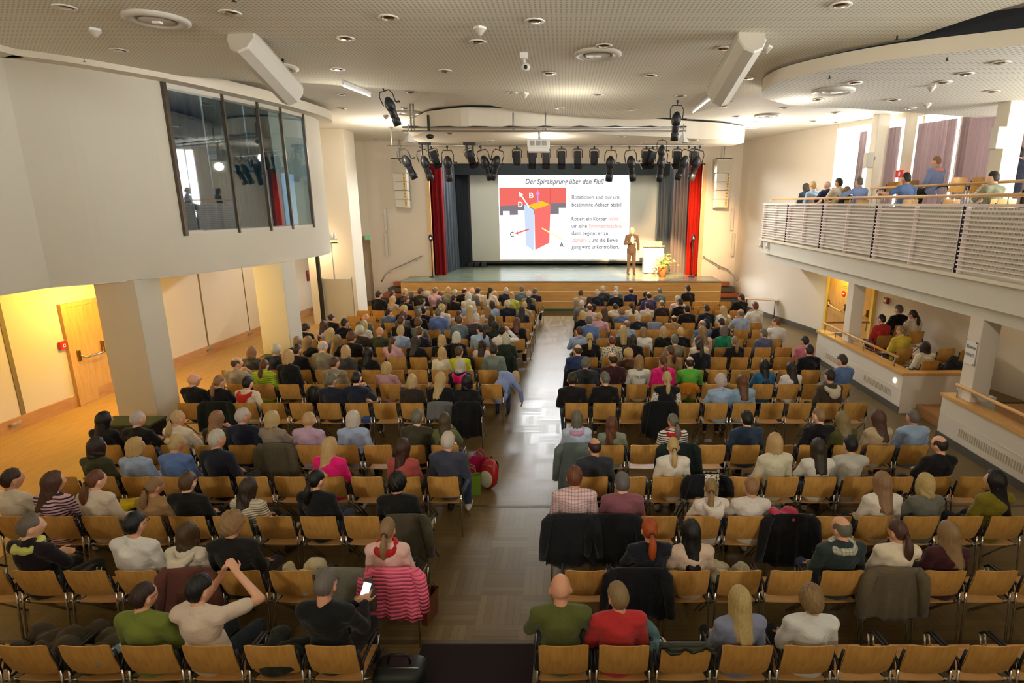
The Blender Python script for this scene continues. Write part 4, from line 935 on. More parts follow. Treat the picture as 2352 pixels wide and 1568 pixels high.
for i, (a, b, f_, lab) in enumerate(((1985, 2004, 5, 'behind the far balcony pillar'), (2023, 2078, 11, 'right of the far balcony pillar'), (2118, 2206, 12, 'in the middle window, behind the blue jacket'), (2216, 2322, 12, 'left of the near balcony pillar'), (2345, 2440, 11, 'right of the near balcony pillar'), (2460, 2700, 12, 'outside the frame on the right'))):
    Ya, Yb = wy(a), wy(b); curtain('window_curtain', (wx(Ya) - .17, Ya), (wx(Yb) - .17, Yb), 3.66, 6.3, None, 'lilac grey pleated window curtain ' + lab, f_, .05, 'lilac window curtains', M_vel)
# portals so that the daylight finds its way in
for (a, b) in ((1934, 2077), (2104, 2203), (2217, 2430), (2446, 3100)):
    Ya, Yb = wy(a), max(3.05, wy(b)); c = Vector((wx((Ya + Yb) / 2) + .3, (Ya + Yb) / 2, 5.05)); L_ = (Vector((wx(Ya), Ya)) - Vector((wx(Yb), Yb))).length
    o = lamp('window_portal', 'AREA', c, 0, shape='RECTANGLE', size=L_, size_y=2.9); o.data.cycles.is_portal = True
    o.rotation_euler = Vector((-1, -.34, 0)).to_track_quat('-Z', 'Z').to_euler()
o = empty('fire_sign', (wx(wy(2068)) - .06, wy(2068), 4.55)); o.location = at_x(2066, 399, 9.3); tag(o, 'small red fire extinguisher sign beside the balcony curtain', 'sign'); MB().obox((0, 0, 0), (.02, .2, .2), Matrix.Rotation(.6, 3, 'Z')).build('board', mat('bright_red', srgb(240, 60, 50), .5), o); MB().obox((-.016, -.01, 0), (.01, .05, .1), Matrix.Rotation(.6, 3, 'Z')).build('pictogram', M_whitep, o)
# lights at the balcony's far end
for k, (px, py) in enumerate(((1749, 560), (1764, 563))):
    q = at_x(px, py, XB - .02); o = empty('spotlight_cluster', q); tag(o, 'small white spotlight under the far end of the balcony, %s one' % ('left' if k == 0 else 'right'), 'spotlight', 'white spotlights under the balcony')
    MB().lathe([(0, .1), (.05, .1), (.06, 0), (.085, -.07), (.08, -.07), (.03, .05)], n=16).build('lamp_head', M_whitep, o, True); MB().obox((0, 0, -.1), (.2, .05, .03)).build('bracket', M_whitep, o)
# right door under the balcony
def rwx(Y): return 8.48 + (18.3 - Y) * .1767
dr = empty('door_2', (rwx(18.1), 18.1, 0)); dr['kind'] = 'structure'; dr['label'] = 'yellow lit wooden double door under the balcony'
ang = math.atan2(-.1767, 1); dr.rotation_euler = (0, 0, -ang * 1.0)
dr.rotation_euler = (0, 0, math.atan(.1767))
for k, (a, b) in enumerate(((-.98, -.02), (-1.96, -1.0))):
    MB().box((-.07, a, .02), (-.03, b, 2.16)).build('door_leaf', M_door, dr)
    MB().tube([(-.08, a + .08, 1.18), (-.18, a + .16, 1.02), (-.18, b - .2, 1.14), (-.08, b - .05, 1.2)], .02, 10).build('crash_bar', mat('cream_bar', srgb(226, 206, 160), .4), dr, True)
    MB().obox((-.09, b - .07, 1.15), (.04, .06, .22), bev=.01).obox((-.09, a + .07, 1.15), (.04, .06, .22), bev=.01).build('bar_bracket', M_brass, dr)
MB().box((-.1, 0, 0), (0, .1, 2.3)).box((-.1, -2.1, 0), (0, -2.0, 2.3)).box((-.1, -2.1, 2.18), (0, .1, 2.3)).build('door_frame', mat('yellow_frame', srgb(230, 196, 90), .5), dr)
M90 = Matrix.Rotation(-PI / 2, 3, 'Y')
MB().lathe([(0, .004), (.09, .004), (.09, -.004), (0, -.004)], (-.082, -.75, 1.55), 24, M90).build('no_entry_sign', M_red, dr); MB().obox((-.09, -.75, 1.55), (.006, .11, .028)).build('sign_bar', M_whitep, dr)
for k in range(2): MB().obox((-.075, -.75, 1.78 - .05 * k), (.004, .2, .012)).build('sign_text', M_brass, dr)
Y = 16.15; q = (rwx(Y) - .04, Y, 1.75); o = empty('fire_alarm', at_y(2002, 690, 15.9)); o.location = (rwx(15.6) - .03, 15.6, at_y(2002, 690, 15.6).z); tag(o, 'small dark red fire alarm box on the wall under the balcony', 'alarm')
MB().obox((-.02, 0, 0), (.06, .17, .17), bev=.008).build('case', mat('alarm_red_dark', srgb(130, 36, 28), .5), o); MB().obox((-.055, 0, 0), (.01, .06, .08)).build('button_plate', M_whitep, o)
# papers taped on the near pillar
o = empty('paper_notice', (7.045, 9.56, 1.75)); tag(o, 'white paper notices taped on the near pillar under the balcony', 'notice')
MB().box((-.012, -.13, -.22), (-.006, .13, .2)).build('sheet', M_whitep, o)
for k, s in enumerate(('Ebene', 'PARKETT')):
    me, W_ = txt(s, 0, 0, 0, M_black)
    for v in me.vertices: x_, y_ = v.co.x, v.co.y; v.co = Vector((-.016, .11 - x_ / W_ * .22, .06 - .14 * k + y_ * .08))
    put('notice_text', me, o)
for y_, z_ in ((.12, .2), (-.12, .18), (-.12, -.2)): MB().obox((-.014, y_, z_), (.004, .05, .015)).build('tape', M_black, o)
# black clutter on far platform
# ================================================================== CHAIRS
def chair_proto(arms=True):
    t = empty('stacking_chair')
    N = 10
    def back(off):
        def P(i, j):
            x = -.198 + .396 * i / N; v = j / 8; z = .535 + .33 * v
            y = -.205 - (z - .535) * .25 - .018 * math.sin(v * 3.1) + .55 * x * x
            # rounded corners
            if j in (0, 8) and i in (0, N): z += .012 if j == 0 else -.012
            return Vector((x, y + off, z))
        return P
    m = MB(); m.grid(back(0), N, 8); m.grid(back(-.011), N, 8); w = N + 1; o = w * 9
    ring = [j * w for j in range(9)]
    m.f = [f if k < N * 8 else f[::-1] for k, f in enumerate(m.f)]
    edge = [i for i in range(w)] + [j * w + N for j in range(1, 9)] + [8 * w + i for i in range(N - 1, -1, -1)] + [j * w for j in range(7, 0, -1)]
    for k in range(len(edge)): a, b = edge[k], edge[(k + 1) % len(edge)]; m.f.append((a, a + o, b + o, b)); m.m.append(0)
    me = m.mesh('backrest', M_wood); smooth_by_angle(me, 50); put('backrest', me, t)
    def seat(off):
        def P(i, j):
            x = -.2 + .4 * i / N; v = j / 8; y = -.19 + .40 * v
            return Vector((x, y, .452 + off - .012 * math.sin(v * 3.1) + .15 * x * x - .05 * max(0, v - .8) ** 1 * 1.2))
        return P
    m = MB(); m.grid(seat(0), N, 8); m.grid(seat(-.012), N, 8)
    for k in range(len(edge)): a, b = edge[k], edge[(k + 1) % len(edge)]; m.f.append((a, a + o, b + o, b)); m.m.append(0)
    me = m.mesh('seat', M_wood_seat); smooth_by_angle(me, 50); put('seat', me, t)
    for s_ in (-1, 1):
        MB().tube([(s_ * .212, -.215, .62), (s_ * .216, -.235, .44), (s_ * .22, -.275, 0)], .0105, 8).build('leg', M_chrome, t, True)
        MB().tube([(s_ * .212, -.20, .47), (s_ * .216, .02, .26), (s_ * .22, .25, 0)], .0105, 8).build('leg', M_chrome, t, True)
        MB().tube([(s_ * .205, -.245, .79), (s_ * .212, -.225, .66), (s_ * .212, -.215, .55)], .012, 8).tube([(s_ * .2, -.19, .445), (s_ * .2, .2, .445)], .011, 8).build('side_frame', M_blackm, t, True)
        MB().tube([(s_ * .222, -.24, .60), (s_ * .226, -.21, .665), (s_ * .227, -.05, .675), (s_ * .226, .1, .66), (s_ * .226, .16, .60)], [.010, .014, .015, .014, .010], 8).build('armrest', M_black, t, True)
        MB().tube([(s_ * .226, .155, .60), (s_ * .218, .10, .445)], .009, 8).build('arm_post', M_chrome, t, True)
    MB().tube([(-.212, .23, .03), (.212, .23, .03)], .006, 6).build('cross_bar', M_chrome, t, True) if False else None
    return t
chair_p = chair_proto()

# ================================================================== PEOPLE
def lap(verts, edges, it, w):
    v = np.array(verts, float); e = np.array(edges); n = len(v)
    cnt = np.zeros(n); np.add.at(cnt, e[:, 0], 1); np.add.at(cnt, e[:, 1], 1); cnt[cnt == 0] = 1
    for _ in range(it):
        s_ = np.zeros_like(v); np.add.at(s_, e[:, 0], v[e[:, 1]]); np.add.at(s_, e[:, 1], v[e[:, 0]])
        v += (s_ / cnt[:, None] - v) * w[:, None]
    return v
def fuse(mb, voxel, name, m, it=4, weight=None, post=None):
    me = mb.mesh('tmp', m); bm = bmesh.new(); bm.from_mesh(me); bmesh.ops.remove_doubles(bm, verts=bm.verts, dist=1e-6)
    bmesh.ops.recalc_face_normals(bm, faces=bm.faces); bm.to_mesh(me); bm.free()
    o = bpy.data.objects.new('tmp', me); COL.objects.link(o)
    md = o.modifiers.new('r', 'REMESH'); md.mode = 'VOXEL'; md.voxel_size = voxel; md.adaptivity = 0
    dg = bpy.context.evaluated_depsgraph_get(); dg.update(); ev = o.evaluated_get(dg); r = bpy.data.meshes.new_from_object(ev, preserve_all_data_layers=False, depsgraph=dg)
    bpy.data.objects.remove(o); bpy.data.meshes.remove(me); r.name = name
    n = len(r.vertices); v = np.empty(n * 3); r.vertices.foreach_get('co', v); v = v.reshape(-1, 3)
    e = np.empty(len(r.edges) * 2, int); r.edges.foreach_get('vertices', e); e = e.reshape(-1, 2)
    w = np.full(n, .5) if weight is None else weight(v)
    v = lap(v, e, it, w)
    if post: v = post(v)
    r.vertices.foreach_set('co', v.reshape(-1)); r.polygons.foreach_set('use_smooth', [True] * len(r.polygons)); r.materials.clear(); r.materials.append(m); r.update(); return r

def head_fn(d, q):
    """skull, face and jaw from an ellipsoid"""
    x, y, z = d.x, d.y, d.z; q = q.copy()
    g = lambda cx, cy, cz, s: math.exp(-((x - cx) ** 2 + (y - cy) ** 2 + (z - cz) ** 2) / s)
    if z < 0:
        q.x *= 1 + .22 * z * (1 if y > 0 else .6)
        if y < 0: q.y *= 1 + .42 * z
        else: q.y *= 1 + .06 * z
    if y < 0 and z > -.2: q.y *= 1.04
    q.y += .024 * g(0, .97, -.18, .012) + .012 * g(0, .99, -.02, .012) + .007 * g(0, .93, .22, .06)
    q.y += .008 * g(0, .82, -.56, .02) - .006 * g(0, .88, -.44, .004) + .010 * g(0, .66, -.78, .03)
    for s_ in (-1, 1): q.y -= .010 * g(s_ * .36, .92, .06, .018); q.y += .005 * g(s_ * .5, .82, -.22, .05)
    return q
HR = (.077, .098, .122)
def hand(mb, wrist, d, up, curl=.5, s_=1., side=1):
    d = Vector(d).normalized(); up = Vector(up); up = (up - d * up.dot(d)).normalized(); lat = d.cross(up) * side; W0 = Vector(wrist)
    R = Matrix((lat, d, up)).transposed()
    mb.ell(W0 + d * .045 * s_, (.04 * s_, .052 * s_, .016 * s_), R, 12, 8); mb.capsule(W0 - d * .02, W0 + d * .03, .026 * s_, .026 * s_, 10)
    for k, (o_, L_) in enumerate(((-.030, .062), (-.010, .074), (.010, .070), (.029, .054))):
        a = W0 + d * .085 * s_ + lat * o_ * s_; c1 = curl * (.9 + .15 * k)
        d1 = (d * math.cos(c1) - up * math.sin(c1)); b = a + d1 * L_ * .5 * s_; d2 = (d * math.cos(c1 * 2) - up * math.sin(c1 * 2)); c = b + d2 * L_ * .5 * s_
        mb.capsule(a - d * .02, b, .0095 * s_, .0088 * s_, 8); mb.capsule(b, c, .0088 * s_, .0075 * s_, 8)
    a = W0 + d * .02 * s_ - lat * .034 * s_; b = a + (d * .5 - lat * .75 - up * .25).normalized() * .035 * s_; c = b + (d * .9 - lat * .2 - up * .35).normalized() * .032 * s_
    mb.capsule(a, b, .012 * s_, .0105 * s_, 8); mb.capsule(b, c, .0105 * s_, .0085 * s_, 8)

def pose(kind):
    """joints of a seated figure, seat centre at the origin, facing +Y"""
    J = dict(pel=(0, -.06, .55), waist=(0, -.10, .72), chest=(0, -.115, .90), nb=(0, -.115, 1.045), head=(0, -.065, 1.20),
             sh=[(-.165, -.115, 1.00), (.165, -.115, 1.00)], el=[(-.222, -.06, .74), (.222, -.06, .74)], wr=[(-.13, .17, .635), (.13, .17, .635)],
             hd=[((.35, .9, -.1), (-.1, .1, 1)), ((-.35, .9, -.1), (.1, .1, 1))], kn=[(-.13, .36, .515), (.13, .36, .515)], an=[(-.12, .40, .09), (.12, .40, .09)], curl=[.5, .5])
    V = lambda *a: a
    if kind == 'fold': J['wr'] = [(.02, .10, .83), (-.03, .12, .80)]; J['el'] = [(-.235, -.01, .79), (.235, -.01, .79)]; J['hd'] = [((1, .1, .1), (0, -.5, 1)), ((-1, .1, .1), (0, .5, 1))]; J['curl'] = [.3, .3]
    if kind in ('chinR', 'chinL'):
        k = 1 if kind == 'chinR' else 0; s_ = 1 if k else -1
        J['el'][k] = (s_ * .20, .10, .80); J['wr'][k] = (s_ * .085, .075, 1.02); J['hd'][k] = ((-s_ * .45, -.25, 1), (s_ * .2, .9, .3)); J['curl'][k] = 1.0
        J['wr'][1 - k] = (-s_ * .0, .14, .74); J['hd'][1 - k] = ((s_ * 1, .3, 0), (0, 0, 1))
    if kind == 'lean':
        for q in ('waist', 'chest', 'nb', 'head'): J[q] = (J[q][0] + .09 * (J[q][2] - .55) / .5, J[q][1], J[q][2] - .02)
        J['sh'] = [(a + .08, b, c - .015 * (1 if i else -1)) for i, (a, b, c) in enumerate(J['sh'])]; J['el'][1] = (.30, .0, .72); J['wr'][1] = (.16, .1, .9)
    if kind == 'fwd':
        for q, f_ in (('waist', .03), ('chest', .12), ('nb', .2), ('head', .29)): J[q] = (J[q][0], J[q][1] + f_, J[q][2] - f_ * .32)
        J['sh'] = [(a, b + .18, c - .05) for a, b, c in J['sh']]; J['el'] = [(-.23, .16, .68), (.23, .16, .68)]; J['wr'] = [(-.08, .34, .68), (.08, .34, .68)]
    if kind == 'bend':
        J['waist'] = (.04, .03, .73); J['chest'] = (.12, .15, .84); J['nb'] = (.21, .26, .83); J['head'] = (.30, .36, .80)
        J['sh'] = [(.02, .20, .92), (.27, .14, .80)]; J['el'] = [(.06, .42, .72), (.42, .16, .58)]; J['wr'] = [(.2, .50, .52), (.44, .24, .34)]; J['hd'] = [((.4, .5, -.7), (0, .6, .4)), ((.1, .3, -1), (1, 0, 0))]
    if kind == 'up':
        J['el'] = [(-.2, .20, .90), (.30, .20, .93)]; J['wr'] = [(-.02, .22, 1.13), (.10, .23, 1.16)]; J['hd'] = [((.25, .05, 1), (-.9, -.2, .1)), ((-.35, .05, 1), (.9, -.2, .1))]; J['curl'] = [.5, .7]
    if kind == 'armup':
        J['el'] = [(-.36, .02, .98), (.245, -.06, .74)]; J['wr'] = [(-.14, .14, 1.04), (.13, .17, .635)]; J['hd'] = [((1, .2, .1), (0, .4, 1)), J['hd'][1]]
    if kind == 'railarm':
        J['el'] = [(-.36, .02, .90), (.245, -.06, .74)]; J['wr'] = [(-.30, .22, .93), (.13, .17, .635)]; J['hd'] = [((.4, .9, -.2), (0, .2, 1)), J['hd'][1]]
    if kind == 'cross':
        J['kn'] = [(-.06, .40, .56), (.12, .37, .53)]; J['an'] = [(.20, .48, .34), (.10, .38, .09)]; J['wr'] = [(-.02, .18, .68), (.04, .18, .66)]
    if kind == 'phone':
        J['el'] = [(-.23, .02, .76), (.23, .02, .76)]; J['wr'] = [(.06, .24, .80), (.14, .25, .80)]; J['hd'] = [((.5, .7, .35), (-.2, -.2, 1)), ((-.1, .8, .45), (-.1, -.3, 1))]
    if kind == 'stand':
        J = dict(pel=(0, 0, .95), waist=(0, -.005, 1.12), chest=(0, -.01, 1.32), nb=(0, -.01, 1.49), head=(0, .03, 1.64), sh=[(-.18, -.01, 1.43), (.18, -.01, 1.43)],
                 el=[(-.25, .0, 1.15), (.26, .02, 1.17)], wr=[(-.24, .10, .93), (.05, .22, 1.22)], hd=[((0, .3, -1), (-1, 0, 0)), ((-1, .2, .2), (0, 1, 0))], kn=[(-.10, .02, .50), (.10, .03, .50)], an=[(-.12, -.03, .09), (.12, .0, .09)], curl=[.35, 1.1])
    return J
def torso(mb, J, e=0., belly=.0):
    c, w, p = Vector(J['chest']), Vector(J['waist']), Vector(J['pel']); n = Vector(J['nb']); s0, s1 = Vector(J['sh'][0]), Vector(J['sh'][1])
    ax = (n - w).normalized(); lat = (s1 - s0).normalized(); fw = lat.cross(ax) * -1; R = Matrix((lat, -fw if False else ax.cross(lat), ax)).transposed()
    mb.ell(c, (.150 + e, .105 + e, .165 + e), R, 20, 12); mb.ell(w + Vector((0, .012 + belly * .5, 0)), (.140 + e + belly, .108 + e + belly, .14 + e), R, 20, 12)
    mb.ell(p, (.168 + e, .135 + e, .12 + e), None, 20, 12)
    mb.capsule(s0, s1, .062 + e, .062 + e, 14); mb.capsule(c + Vector((0, -.02, .05)), n + Vector((0, -.01, -.02)), .11 + e * .8, .055 + e * .6, 14)
    for s_, sh in ((-1, s0), (1, s1)): mb.capsule(sh - lat * s_ * .03 + ax * .01, n - ax * .0 + lat * s_ * .02, .058 + e, .048 + e * .7, 12)
    mb.capsule(w, p, .135 + e, .14 + e, 18)
def arms(mb, J, e=0., short=False, k0=0, tip=0.):
    for k in (0, 1):
        sh, el, wr = [Vector(J[q][k]) for q in ('sh', 'el', 'wr')]
        mb.capsule(sh, el if not short else sh.lerp(el, .62), .052 + e, (.042 if not short else .052) + e, 14)
        if not short: mb.capsule(el, el.lerp(wr, 1 - tip), .041 + e, .030 + e, 12)
def legs(mb, J, e=0., upto=1.):
    p = Vector(J['pel'])
    for k in (0, 1):
        s_ = -1 if k == 0 else 1; kn, an = Vector(J['kn'][k]), Vector(J['an'][k]); hip = p + Vector((s_ * .085, 0, -.01))
        mb.capsule(hip, kn, .082 + e, .056 + e, 14); mb.capsule(kn, an, .052 + e, .036 + e, 12)
CACHE = {}
def head_mat(J, yaw, pitch=0., roll=0.):
    return Matrix.Translation(J['head']) @ Euler((math.radians(pitch), math.radians(roll), math.radians(yaw))).to_matrix().to_4x4()
def body_mesh(kind, yaw, voxel=.008):
    key = ('body', kind, yaw)
    if key in CACHE: return CACHE[key]
    J = pose(kind); mb = MB(); torso(mb, J, -.004); arms(mb, J, -.002); legs(mb, J, -.004)
    for k in (0, 1): hand(mb, J['wr'][k], J['hd'][k][0], J['hd'][k][1], J['curl'][k], 1., 1 if k == 0 else -1); an = Vector(J['an'][k]); mb.capsule(an + Vector((0, -.02, -.05)), an + Vector((0, .12, -.06)), .035, .028, 10)
    H_ = head_mat(J, yaw, -14 if kind == 'phone' else 0); H3 = H_.to_3x3(); hc = H_.translation
    mb.ell(hc, HR, H3, 56, 40, head_fn)
    mb.capsule(Vector(J['nb']) + Vector((0, -.015, -.03)), hc + H3 @ Vector((0, -.028, -.06)), .058, .050, 16)
    for s_ in (-1, 1): mb.ell(hc + H3 @ Vector((s_ * .080, -.012, -.012)), (.010, .020, .032), H3 @ Matrix.Rotation(s_ * .25, 3, 'Z'), 12, 10)
    zc = hc.z - .08
    hcn = np.array(hc)
    def wt(v): d = np.linalg.norm(v - hcn, axis=1); hands = np.min([np.linalg.norm(v - np.array(J['wr'][k]) - np.array(Vector(J['hd'][k][0]).normalized()) * .07, axis=1) for k in (0, 1)], axis=0); return np.where(d < .145, .12, np.where(hands < .11, .12, .5))
    CACHE[key] = fuse(mb, voxel, 'person_body', M_skin, 5, wt); return CACHE[key]
def folds(v, amp, seed):
    r = np.random.RandomState(seed); n = np.zeros(len(v))
    for _ in range(7):
        k = r.uniform(14, 46, 3) * np.array([1, 1, .8]); n += np.sin(v @ k * r.choice([-1, 1]) + r.uniform(0, 6)) * r.uniform(.3, 1)
    return n * amp / 4
def top_mesh(kind, style):
    key = ('top', kind, style)
    if key in CACHE: return CACHE[key]
    J = pose(kind); mb = MB(); e = {'puff': .032, 'coat': .026}.get(style, .015)
    torso(mb, J, e); arms(mb, J, e * .9, style == 'tee', tip=.04)
    n = Vector(J['nb']); mb.capsule(n + Vector((0, -.01, -.05)), n + Vector((0, .0, .02 + (.025 if style in ('coat', 'puff') else 0))), .07 + e * .4, .058 + e * .4, 16)
    if kind == 'stand' or style in ('coat', 'long'): 
        p = Vector(J['pel']); mb.capsule(p, p + Vector((0, .02, -.06)), .17, .165, 16)
    cut = None
    def post(v):
        f_ = folds(v, .007, hash(kind) % 97 if False else len(kind) * 7 + len(style)); c = v.mean(0); d = v - c; d /= np.linalg.norm(d, axis=1)[:, None] + 1e-9
        return v + d * f_[:, None]
    CACHE[key] = fuse(mb, .011, 'top', M_cloth, 5, None, post); return CACHE[key]
def trouser_mesh(kind):
    key = ('tr', kind)
    if key in CACHE: return CACHE[key]
    J = pose(kind); mb = MB(); p = Vector(J['pel']); mb.ell(p + Vector((0, 0, -.01)), (.178, .143, .115), None, 18, 12); legs(mb, J, .012)
    def post(v): f_ = folds(v, .005, 5); return v + np.stack([f_, f_ * .5, f_], 1)
    CACHE[key] = fuse(mb, .013, 'trousers', M_jeans, 4, None, post); return CACHE[key]
def shoe_mesh():
    if 'shoe' in CACHE: return CACHE['shoe']
    mb = MB(); mb.capsule((0, -.03, .045), (0, .05, .045), .042, .04, 12).capsule((0, .05, .04), (0, .17, .034), .042, .033, 12).capsule((0, -.02, .06), (0, -.01, .11), .045, .042, 12)
    def post(v): v = v.copy(); v[:, 2] = np.maximum(v[:, 2], .006); return v
    CACHE['shoe'] = fuse(mb, .01, 'shoe', M_leather, 3, None, post); return CACHE['shoe']

# hair -------------------------------------------------------------
def sst(a, b, x): t = min(1, max(0, (x - a) / (b - a))); return t * t * (3 - 2 * t)
def hair_cap(mb, off=1.07, front=48, side=88, back=118, bump=.0, seed=1, drop=None, wave=0., flare=0., puff=(0, 0, 0), gap=46, ear=True, nu=72, nv=22):
    """closed shell over the skull; drop = length of the hair hanging below ear level"""
    rr = random.Random(seed); ph = [rr.uniform(0, 6.28) for _ in range(8)]
    a0, b0, c0 = HR; OUT = []
    def path(phi, inner):
        ad = abs((math.degrees(phi) + 180) % 360 - 180)
        te = front + (side - front) * sst(gap - 16, gap + 16, ad) + (back - side) * sst(95, 140, ad)
        L_ = 0
        if drop: L_ = drop * sst(gap, gap + 26, ad); te = te + (100 - te) * sst(gap, gap + 22, ad) if te < 100 else 100
        pts = []
        n1 = nv if not drop else int(nv * .5); n2 = nv - n1
        s_ = off if not inner else .90
        rid = lambda t: 1 + .012 * math.sin(phi * 17 + ph[0] + t * 2) + .010 * math.sin(phi * 41 + ph[1])
        for i in range(n1 + 1):
            t = te * i / n1; th = math.radians(t); d = Vector((math.sin(th) * math.sin(phi), math.sin(th) * math.cos(phi), math.cos(th)))
            k = s_ * (1 + puff[2] * max(0, d.z) + puff[1] * max(0, -d.y) + puff[0] * abs(d.x))
            if not inner:
                k *= rid(0); 
                if bump: k += bump * (math.sin(phi * 7 + t * .11 + ph[2]) * math.sin(t * .13 + ph[3] + phi * 3) + .7 * math.sin(phi * 13 + ph[4]) * math.sin(t * .22 + ph[5]))
            if t < 6: k = s_ * (1 + puff[2])
            if not inner and i == n1 and not (drop and L_ > 0): k = .97
            p = Vector((d.x * a0 * k, (d.y * b0 * k) * (1.04 if d.y < 0 else 1), d.z * c0 * k))
            if d.z < 0 and d.y < 0 and not drop: p.y *= 1 + .3 * d.z
            if inner and i == n1: p *= .97
            pts.append(p)
        last = pts[-1]
        for i in range(1, n2 + 1):
            f_ = i / n2; z = last.z - L_ * f_; wv = wave * math.sin(f_ * 9 + phi * 5 + ph[6]) if not inner else 0
            k = 1 + flare * f_ + wv; sx = 1 if not inner else .8
            x, y = last.x * k, last.y * k
            if drop and drop > .2: # long hair gathers towards the back and lies over it
                x = last.x * (1 + .06 * math.sin(f_ * 3.1) - .10 * f_ ** 3) * (1 + wv); y = last.y * (1 + wv) - .075 * f_ - .02 * sst(.3, 1, f_)
                if last.y > 0: y = last.y * (1 - f_ * 1.3) - .07 * f_
            elif f_ > .7: x *= 1 - .25 * (f_ - .7) / .3 * (1 if not inner else .3); y *= 1 - .2 * (f_ - .7) / .3
            z += .012 * math.sin(phi * 9 + ph[7]) * f_
            if L_ == 0: x, y, z = last.x * .99, last.y * .99, last.z
            pts.append(Vector((x * sx, y * sx + (0 if not inner else 0), z)))
        return pts
    rows = nv + 1
    vs = []
    for k in range(nu):
        phi = 2 * PI * k / nu; o_, i_ = path(phi, False), path(phi, True); vs += o_ + i_[::-1]
    R = rows * 2; fs = []
    for k in range(nu):
        for i in range(R - 1): a, b = k * R + i, ((k + 1) % nu) * R + i; fs.append((a, a + 1, b + 1, b))
    mb.add(vs, fs)
def hair_mesh(st):
    key = ('hair', st)
    if key in CACHE: return CACHE[key]
    mb = MB()
    if st == 's': hair_cap(mb, 1.13, 44, 78, 122, .018, 1)
    elif st == 's2': hair_cap(mb, 1.10, 36, 74, 118, .012, 5)
    elif st == 'h': hair_ring(mb)
    elif st == 'B': hair_cap(mb, 1.16, 50, 88, 110, .012, 2, drop=.085, flare=.06, puff=(.06, .06, .02), gap=52)
    elif st == 'B2': hair_cap(mb, 1.14, 50, 88, 110, .016, 12, drop=.12, flare=.10, wave=.04, puff=(.06, .05, .04), gap=52)
    elif st == 'L': hair_cap(mb, 1.20, 48, 88, 110, .014, 3, drop=.26, wave=.03, gap=54, puff=(.06, .03, 0))
    elif st == 'L2': hair_cap(mb, 1.18, 48, 88, 110, .012, 13, drop=.34, wave=.025, gap=56, puff=(.06, .03, 0))
    elif st == 'W': hair_cap(mb, 1.18, 48, 88, 110, .03, 4, drop=.25, wave=.09, gap=52, puff=(.05, .04, .03))
    elif st == 'C': hair_cap(mb, 1.22, 48, 94, 116, .065, 6, puff=(.06, .05, .05))
    elif st in ('P', 'U'):
        hair_cap(mb, 1.06, 46, 84, 118, .004, 7)
        if st == 'P':
            mb.ell((0, -.118, .0), (.022, .02, .022), None, 12, 8)
            n = 9; mb.tube([(0.004 * math.sin(k), -.125 - .03 * math.sin(k / n * 3.1) - .012 * k / n, .0 - .27 * k / (n - 1)) for k in range(n)], [.016, .03, .037, .04, .041, .038, .032, .022, .006], 16)
        else: mb.ell((0, -.10, .075), (.045, .04, .04), None, 18, 12, lambda d, q: q * (1 + .08 * math.sin(d.z * 22 + d.x * 9)))
    me = mb.mesh('hair', M_hair, True); CACHE[key] = me; return me
def hair_ring(mb):
    def P(s_):
        out = []
        for k in range(73):
            phi = 2 * PI * k / 72; ad = abs((math.degrees(phi) + 180) % 360 - 180); w = sst(60, 85, ad)
            col = []
            top = 86 - 34 * w - 6 * sst(120, 180, ad); bot = 90 + 28 * sst(100, 150, ad) * w
            for i in range(11):
                t = math.radians(top + (bot - top) * i / 10); k_ = (.94 + (.13 if 0 < i < 10 else .03) * w) * (1 + .008 * math.sin(phi * 31))
                k_ = k_ if s_ else .9
                p = Vector((math.sin(t) * math.sin(phi) * HR[0] * k_, math.sin(t) * math.cos(phi) * HR[1] * k_ * (1.04 if math.cos(phi) < 0 else 1), math.cos(t) * HR[2] * k_))
                if p.z < 0 and p.y < 0: p.y *= 1 + .3 * (p.z / HR[2])
                col.append(p)
            out.append(col)
        return out
    A, B_ = P(1), P(0); mb.grid(lambda i, j: A[i][j], 72, 10); mb.grid(lambda i, j: B_[i][j], 72, 10)
HCOL = {'k': (18, 14, 13), 'd': (52, 36, 26), 'b': (92, 66, 44), 'l': (164, 130, 86), 'y': (218, 184, 126), 'w': (220, 214, 200), 'g': (124, 116, 104), 'r': (120, 72, 44), 'm': (70, 34, 30), 'o': (186, 84, 28), 'p': (0, 0, 0)}
HN = {'k': 'black', 'd': 'dark brown', 'b': 'brown', 'l': 'light brown', 'y': 'blond', 'w': 'white', 'g': 'grey', 'r': 'reddish brown', 'm': 'dark auburn', 'o': 'ginger', 'p': ''}
HS_N = {'s': 'short', 'B': 'chin-length', 'L': 'long', 'W': 'long wavy', 'C': 'curly', 'P': 'ponytailed', 'U': 'pinned-up', 'h': 'thinning'}
